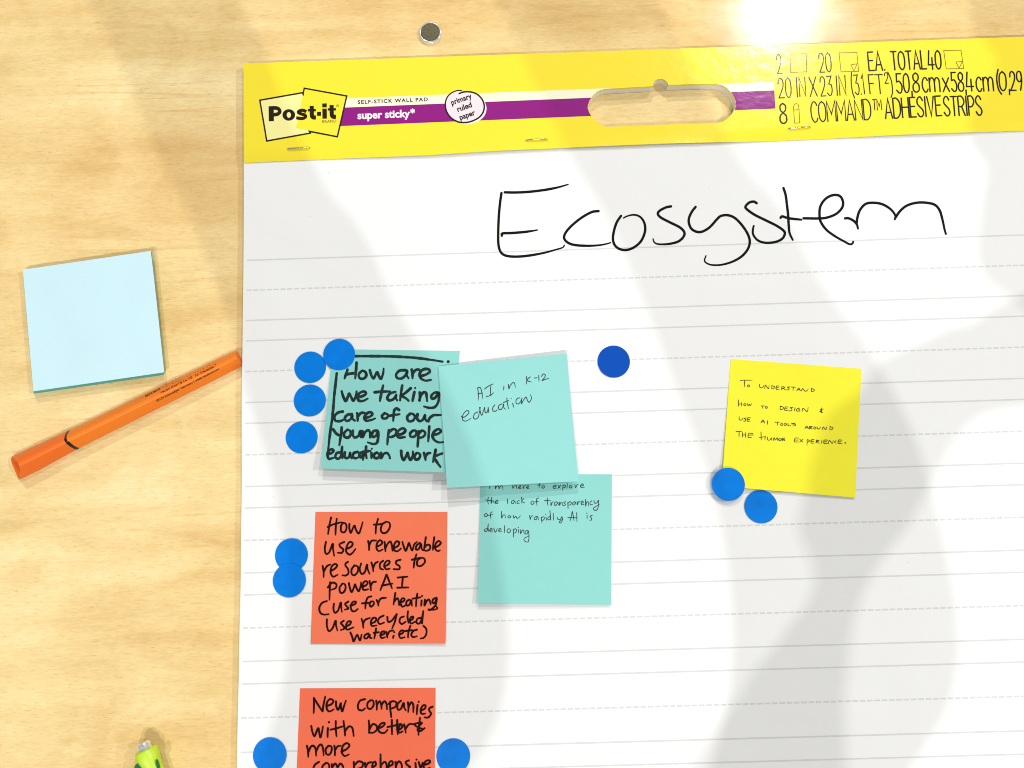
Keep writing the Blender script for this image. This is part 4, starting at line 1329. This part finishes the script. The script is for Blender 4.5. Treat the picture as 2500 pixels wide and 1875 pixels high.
def section(hw, h, n=36):
    """rounded triangular section resting on its flat side: half width hw, height h; list of (y, z)"""
    hw *= 1.08
    tri = [Vector((-hw, 0)), Vector((hw, 0)), Vector((-0.24 * hw, h))]
    r = 0.27 * hw
    pts = []
    cen = Vector((0, h * 0.36))
    for k in range(3):
        p0, p1, p2 = tri[(k - 1) % 3], tri[k], tri[(k + 1) % 3]
        d0, d1 = (p0 - p1).normalized(), (p2 - p1).normalized()
        ang = math.acos(max(-1, min(1, d0.dot(d1))))
        t = r / math.tan(ang / 2)
        a, b = p1 + d0 * t, p1 + d1 * t
        c = p1 + (d0 + d1).normalized() * (r / math.sin(ang / 2))
        a0 = math.atan2((a - c).y, (a - c).x)
        a1 = math.atan2((b - c).y, (b - c).x)
        while a1 < a0:
            a1 += 2 * math.pi
        for q in range(9):
            tt = a0 + (a1 - a0) * q / 8
            pts.append(c + Vector((math.cos(tt), math.sin(tt))) * r)
        # bulged side
        nxt = tri[(k + 1) % 3]
        p3 = tri[(k + 2) % 3]
        dd0 = (p1 - nxt).normalized()
        dd1 = (p3 - nxt).normalized()
        ang2 = math.acos(max(-1, min(1, dd0.dot(dd1))))
        e = nxt + dd0 * (r / math.tan(ang2 / 2))
        nrm = Vector(((e - b).y, -(e - b).x)).normalized()
        bul = 0.05 * hw if k else 0.0
        for q in range(1, 6):
            tt = q / 6
            pts.append(b.lerp(e, tt) + nrm * bul * 4 * tt * (1 - tt))
    return pts


def pen_loft(stations, slant0=0.0, cap0=False, cap1=True, inner=None):
    """stations: (s along the pen, half width, height, z base)"""
    vs_, fs_ = [], []
    n = None
    for i, (s, hw, h, zb) in enumerate(stations):
        sec = section(hw, h)
        n = len(sec)
        for y, z in sec:
            sh = slant0 * (z / h - 0.5) if i == 0 else 0.0
            q = pa + ex_ * (s + sh) + ey_ * y
            vs_.append(Vector((q.x, q.y, zb + z)))
        if i:
            for k in range(n):
                q = (k + 1) % n
                fs_.append(((i - 1) * n + k, i * n + k, i * n + q, (i - 1) * n + q))
    if cap0:
        fs_.append(tuple(range(n)))
    if cap1:
        fs_.append(tuple(len(vs_) - 1 - k for k in range(n)))
    return vs_, fs_


pen = thing('felt_tip_pen', 'orange three-sided felt-tip pen with a black ring near its cap, lying on the wood', 'pen',
            ((pa.x + pb.x) / 2, (pa.y + pb.y) / 2, 0))
s_ring = pen_len * 0.2315
v_, f_ = pen_loft([(s_ring + 0.0013, .0076, .0122, .0005), (pen_len * 0.5, .0072, .0118, .0005), (pen_len * .85, .0066, .0110, .0005),
                   (pen_len - 0.0006, .0062, .0104, .0006), (pen_len, .0058, .0098, .0009)], 0, True, True)
link('body', v_, f_, PEN_ORANGE, pen, smooth=False)
v_, f_ = pen_loft([(s_ring - .0003, .0077, .0123, .0004), (s_ring + .0018, .0077, .0123, .0004)], 0, True, True)
link('ring', v_, f_, PEN_BLACK, pen)
# cap: hollow at its end
out = [(0.0, .0090, .0140, .0000), (0.009, .0091, .0137, .0001), (s_ring * 0.6, .0084, .0130, .0003), (s_ring - 0.0002, .0077, .0123, .0005)]
v_, f_ = pen_loft(out, 0.0115, False, True)
v2, f2 = pen_loft([(0.0, .0078, .0118, .0009), (0.018, .0070, .0108, .0011)], 0.0115, False, True)
nsec = len(section(.007, .012))
b0 = len(v_)
v_ += v2
f_ += [tuple(reversed([b0 + i for i in f])) for f in f2]
for k in range(nsec):
    q = (k + 1) % nsec
    f_.append((k, q, b0 + q, b0 + k))
cap = link('cap', v_, f_, PEN_CAP, pen)
v_, f_ = pen_loft([(0.010, .0030, .0050, .0040), (0.0175, .0030, .0050, .0040)], 0, True, True)
link('inner_plug', v_, f_, PEN_DARK, cap)
for ob in pen.children:
    for p in ob.data.polygons:
        p.use_smooth = len(p.vertices) == 4
    # keep the ends crisp
    bm = bmesh.new()
    bm.from_mesh(ob.data)
    for e in bm.edges:
        if len(e.link_faces) == 2 and e.calc_face_angle(0) > 0.6:
            e.smooth = False
    bm.to_mesh(ob.data)
    bm.free()


from mathutils.bvhtree import BVHTree
_body = next(c for c in pen.children if c.name.startswith('body'))
_bvh = BVHTree.FromPolygons([v.co + Vector(_body['_o']) for v in _body.data.vertices], [tuple(p.vertices) for p in _body.data.polygons])


def pen_surf(px, py, lift):
    """point on the upper skin of the pen body seen at a pixel"""
    d = (AX[0] * ((px - 1250) / F_PX) + AX[1] * ((py - 937.5) / F_PX) + AX[2]).normalized()
    hit = _bvh.ray_cast(CAM, d)
    if hit[0] is None:
        q = _bvh.find_nearest(at(px, py, 0.006))
        return q[0] + q[1] * lift
    return hit[0] - d * lift


SP = 260 / 2212
pp = lambda x, y: (340 + (x + 10) * SP, 840 + (y + 26) * SP)
ink = Ink(pen_surf, 0.00012)
ink.text('Neuland GmbH & Co. KG | Am Kreuzacker 7', pp(432, 1005), pp(1600, 432), 5.6, 'N', 0.022)
ink.text('38124 Schwuelper Germany | www.neuland.com', pp(350, 1180), pp(1650, 505), 5.4, 'S', 0.016)
ink.text('0632.0010', pp(120, 1072), pp(428, 915), 4.0, '0', 0.03)
x = 478.0
rnd = random.Random(3)
while x < 1565:                                          # short dark marks along the upper edge of the print
    wd = rnd.choice((9, 13, 20, 30, 16))
    if rnd.random() < 0.80:
        y0 = 896 - (x - 478) * 0.487
        y1 = 896 - (x + wd - 478) * 0.487
        ink.poly([pp(x, y0), pp(x + wd, y1), pp(x + wd - 14, y1 - 44), pp(x - 14, y0 - 44)])
    x += wd + rnd.choice((5, 8, 12, 20))
ink.build('printed_text', PEN_PRINT, pen)

# ------------------------------------------------------------------ green click pen at the lower edge
ZG = 0.0065
SG = 300 / 2212
gq = lambda x, y, z=ZG: at(200 + x * SG, 1750 + y * SG, z)
ga = gq(1108, 470)
gb = gq(1290, 980)
gx = (gb - ga).normalized()
gy = Vector((-gx.y, gx.x, 0))
gpen = thing('click_pen', 'lime green click pen with dark green clip and silver button at the lower picture edge', 'pen', (ga.x, ga.y, 0))


def lathe(prof, n=28, flat=1.0):
    vs_, fs_ = [], []
    for i, (s, r, off) in enumerate(prof):
        for k in range(n):
            t = 2 * math.pi * k / n
            q = ga + gx * s + gy * (r * math.cos(t) + off)
            vs_.append(Vector((q.x, q.y, ZG + r * flat * math.sin(t))))
        if i:
            for k in range(n):
                q = (k + 1) % n
                fs_.append(((i - 1) * n + k, (i - 1) * n + q, i * n + q, i * n + k))
    fs_.append(tuple(range(n - 1, -1, -1)))
    fs_.append(tuple(len(vs_) - n + k for k in range(n)))
    return vs_, fs_


v_, f_ = lathe([(.0036, .0055, 0), (.0046, .0061, 0), (.0066, .0064, 0), (.0090, .0062, -.0001), (.0120, .0056, .0002), (.0160, .0053, .0004),
                (.0300, .0052, .0004), (.0800, .0050, 0), (.1000, .0040, 0)], 28)
gbody = link('body', v_, f_, LIME, gpen, smooth=True)
v_, f_ = lathe([(-.0005, .0028, 0), (.0000, .0034, 0), (.0006, .0037, 0), (.0018, .0037, 0), (.0020, .0033, 0), (.0024, .0033, 0), (.0026, .0037, 0), (.0040, .0038, 0)], 28)
link('push_button', v_, f_, CHROME, gpen, smooth=False)
# clip beside the body and the little window on its other side
cpts = [gq(935, 905, .011), gq(960, 862, .012), gq(1000, 842, .012), gq(1040, 855, .012), gq(1080, 905, .0115), gq(1110, 960, .011), gq(1130, 1080, .011), gq(1000, 1080, .011), gq(940, 960, .011)]
vs_ = [Vector((q.x, q.y, q.z)) for q in cpts] + [Vector((q.x, q.y, .004)) for q in cpts]
n = len(cpts)
fs_ = [tuple(range(n - 1, -1, -1)), tuple(n + i for i in range(n))] + [(i, (i + 1) % n, n + (i + 1) % n, n + i) for i in range(n)]
cl = link('clip', vs_, fs_, GREEN, gpen)
bv = cl.modifiers.new('bevel', 'BEVEL')
bv.width = 0.0006
bv.segments = 3
wp = [(1352, 752), (1385, 775), (1405, 830), (1420, 900), (1425, 960), (1380, 960), (1345, 880), (1328, 800)]
vs_, fs_ = [], []
for z in (.0118, .0085):
    for x, y in wp:
        q = gq(x - 10, y, z)
        vs_.append(q)
n = len(wp)
fs_ = [tuple(range(n - 1, -1, -1)), tuple(n + i for i in range(n))] + [(i, (i + 1) % n, n + (i + 1) % n, n + i) for i in range(n)]
wn = link('window', vs_, fs_, GREEN, gpen)
bv = wn.modifiers.new('bevel', 'BEVEL')
bv.width = 0.0008
bv.segments = 3

# ------------------------------------------------------------------ metal disc let into the wood
dc = at(1050.4, 79.2, 0.0018)
disc = thing('metal_disc', 'small round dark metal disc with a shiny rim on the wood above the pad', 'metal disc', (dc.x, dc.y, 0))


def lathe_z(prof, c, n=48):
    vs_, fs_ = [], []
    for i, (r, z) in enumerate(prof):
        for k in range(n):
            t = 2 * math.pi * k / n
            vs_.append(Vector((c.x + r * math.cos(t), c.y + r * math.sin(t), z)))
        if i:
            for k in range(n):
                q = (k + 1) % n
                fs_.append(((i - 1) * n + k, (i - 1) * n + q, i * n + q, i * n + k))
    fs_.append(tuple(len(vs_) - n + k for k in range(n)))
    return vs_, fs_


v_, f_ = lathe_z([(.0071, 0.0), (.00735, .0006), (.0073, .0013), (.0069, .0020), (.0063, .0023), (.0060, .0020)], dc)
link('rim', v_, f_, CHROME, disc, smooth=True)
v_, f_ = lathe_z([(.0061, .0019), (.0060, .00225), (.0057, .0024)], dc)
link('face', v_, f_, DISC, disc, smooth=False)

# ------------------------------------------------------------------ added shadow casters: the photographer's arm and two invented shapes
# (out of frame, between the ceiling lamps and the table: they cast the soft shadow bands)


def shadow_tube(left, right, lamp_pos, h, flat=0.62, n=20, rows=40):  # tube traced from a shadow outline and scaled toward its lamp
    L_ = spline(left, 60)
    R_ = spline(right, 60)
    Lr = resample([tuple(q) for q in L_], rows)
    Rr = resample([tuple(q) for q in R_], rows)
    vs_, fs_ = [], []
    k_ = h / lamp_pos.z
    for i in range(rows):
        a = at(*Lr[i], PAD_T)
        b = at(*Rr[i], PAD_T)
        a = a.lerp(lamp_pos, k_)
        b = b.lerp(lamp_pos, k_)
        c = (a + b) / 2
        r = (b - a) / 2
        for q in range(n):
            t = 2 * math.pi * q / n
            vs_.append(c + r * math.cos(t) + Vector((0, 0, r.length * flat * math.sin(t))))
        if i:
            for q in range(n):
                j = (q + 1) % n
                fs_.append(((i - 1) * n + q, (i - 1) * n + j, i * n + j, i * n + q))
    fs_.append(tuple(range(n - 1, -1, -1)))
    fs_.append(tuple(len(vs_) - n + k for k in range(n)))
    return vs_, fs_


H_ARM = 0.62
B_L = [(1120, -160), (1190, -40), (1260, 90), (1330, 230), (1400, 373), (1481, 508), (1555, 678), (1611, 819), (1640, 904), (1694, 1044), (1735, 1157), (1758, 1270), (1780, 1400), (1790, 1570), (1780, 1700), (1740, 1850), (1690, 1990), (1600, 2150)]
B_R = [(1500, -160), (1560, -40), (1640, 90), (1710, 240), (1770, 350), (1843, 469), (1916, 537), (1984, 678), (2058, 791), (2109, 859), (2156, 940), (2201, 1021), (2241, 1112), (2269, 1202), (2318, 1406), (2342, 1571), (2331, 1669), (2304, 1750), (2255, 1826), (2180, 1940), (2080, 2100)]
v_, f_ = shadow_tube(B_L, B_R, L_B, H_ARM)
arm_a = link('shadow_caster', v_, f_, CLOTH, None, (FC.x, FC.y, H_ARM), smooth=True)
tag(arm_a, 'added dark tube for the forearm of the photographer, shaped from its shadow, above the picture', 'shadow_caster')
D_L = [(2700, 640), (2560, 690), (2481, 729), (2431, 751), (2386, 785), (2369, 797), (2323, 802), (2267, 830), (2188, 864), (2154, 885), (2110, 950), (2065, 980), (2020, 1021), (1997, 1103), (1979, 1157), (1975, 1202), (1957, 1270), (1970, 1315), (1993, 1378), (1984, 1455), (1940, 1517), (1902, 1571), (1848, 1636), (1815, 1696), (1761, 1772), (1723, 1837), (1701, 1875), (1640, 2000)]
D_R = [(2760, 960), (2560, 985), (2400, 1010), (2320, 1080), (2260, 1190), (2200, 1300), (2130, 1390), (2085, 1500), (2065, 1600), (2054, 1690), (2050, 1800), (2050, 2000)]
v_, f_ = shadow_tube(D_L, D_R, L_D, H_ARM, 0.5, rows=70)  # added unseen blocker, made up to cast the lower right shadow
C_L = [(2370, -90), (2376, 0), (2390, 88), (2430, 140), (2420, 230), (2365, 300), (2370, 345), (2411, 392), (2405, 469), (2390, 565), (2388, 638), (2414, 667), (2482, 717), (2560, 745)]
C_R = [(2800, -90), (2800, 100), (2800, 300), (2800, 500), (2800, 745)]
b0 = len(v_)
caster_d = link('shadow_caster', v_, f_, CLOTH, None, (FC.x + .5, FC.y, H_ARM), smooth=True)
tag(caster_d, 'added dark tube shaped to cast the lower right shadow, unseen above the picture', 'shadow_caster')
v_, f_ = shadow_tube(C_L, C_R, L_C, H_ARM, 0.5, rows=60)  # added unseen blocker, invented for the upper right shadow
caster_c = link('shadow_caster', v_, f_, CLOTH, None, (FC.x + .3, FC.y + .5, H_ARM), smooth=True)
tag(caster_c, 'added dark tube shaped to cast the upper right shadow, unseen above the picture', 'shadow_caster')

for o in bpy.data.objects:                               # helper bookkeeping is not part of the scene
    if '_o' in o:
        del o['_o']
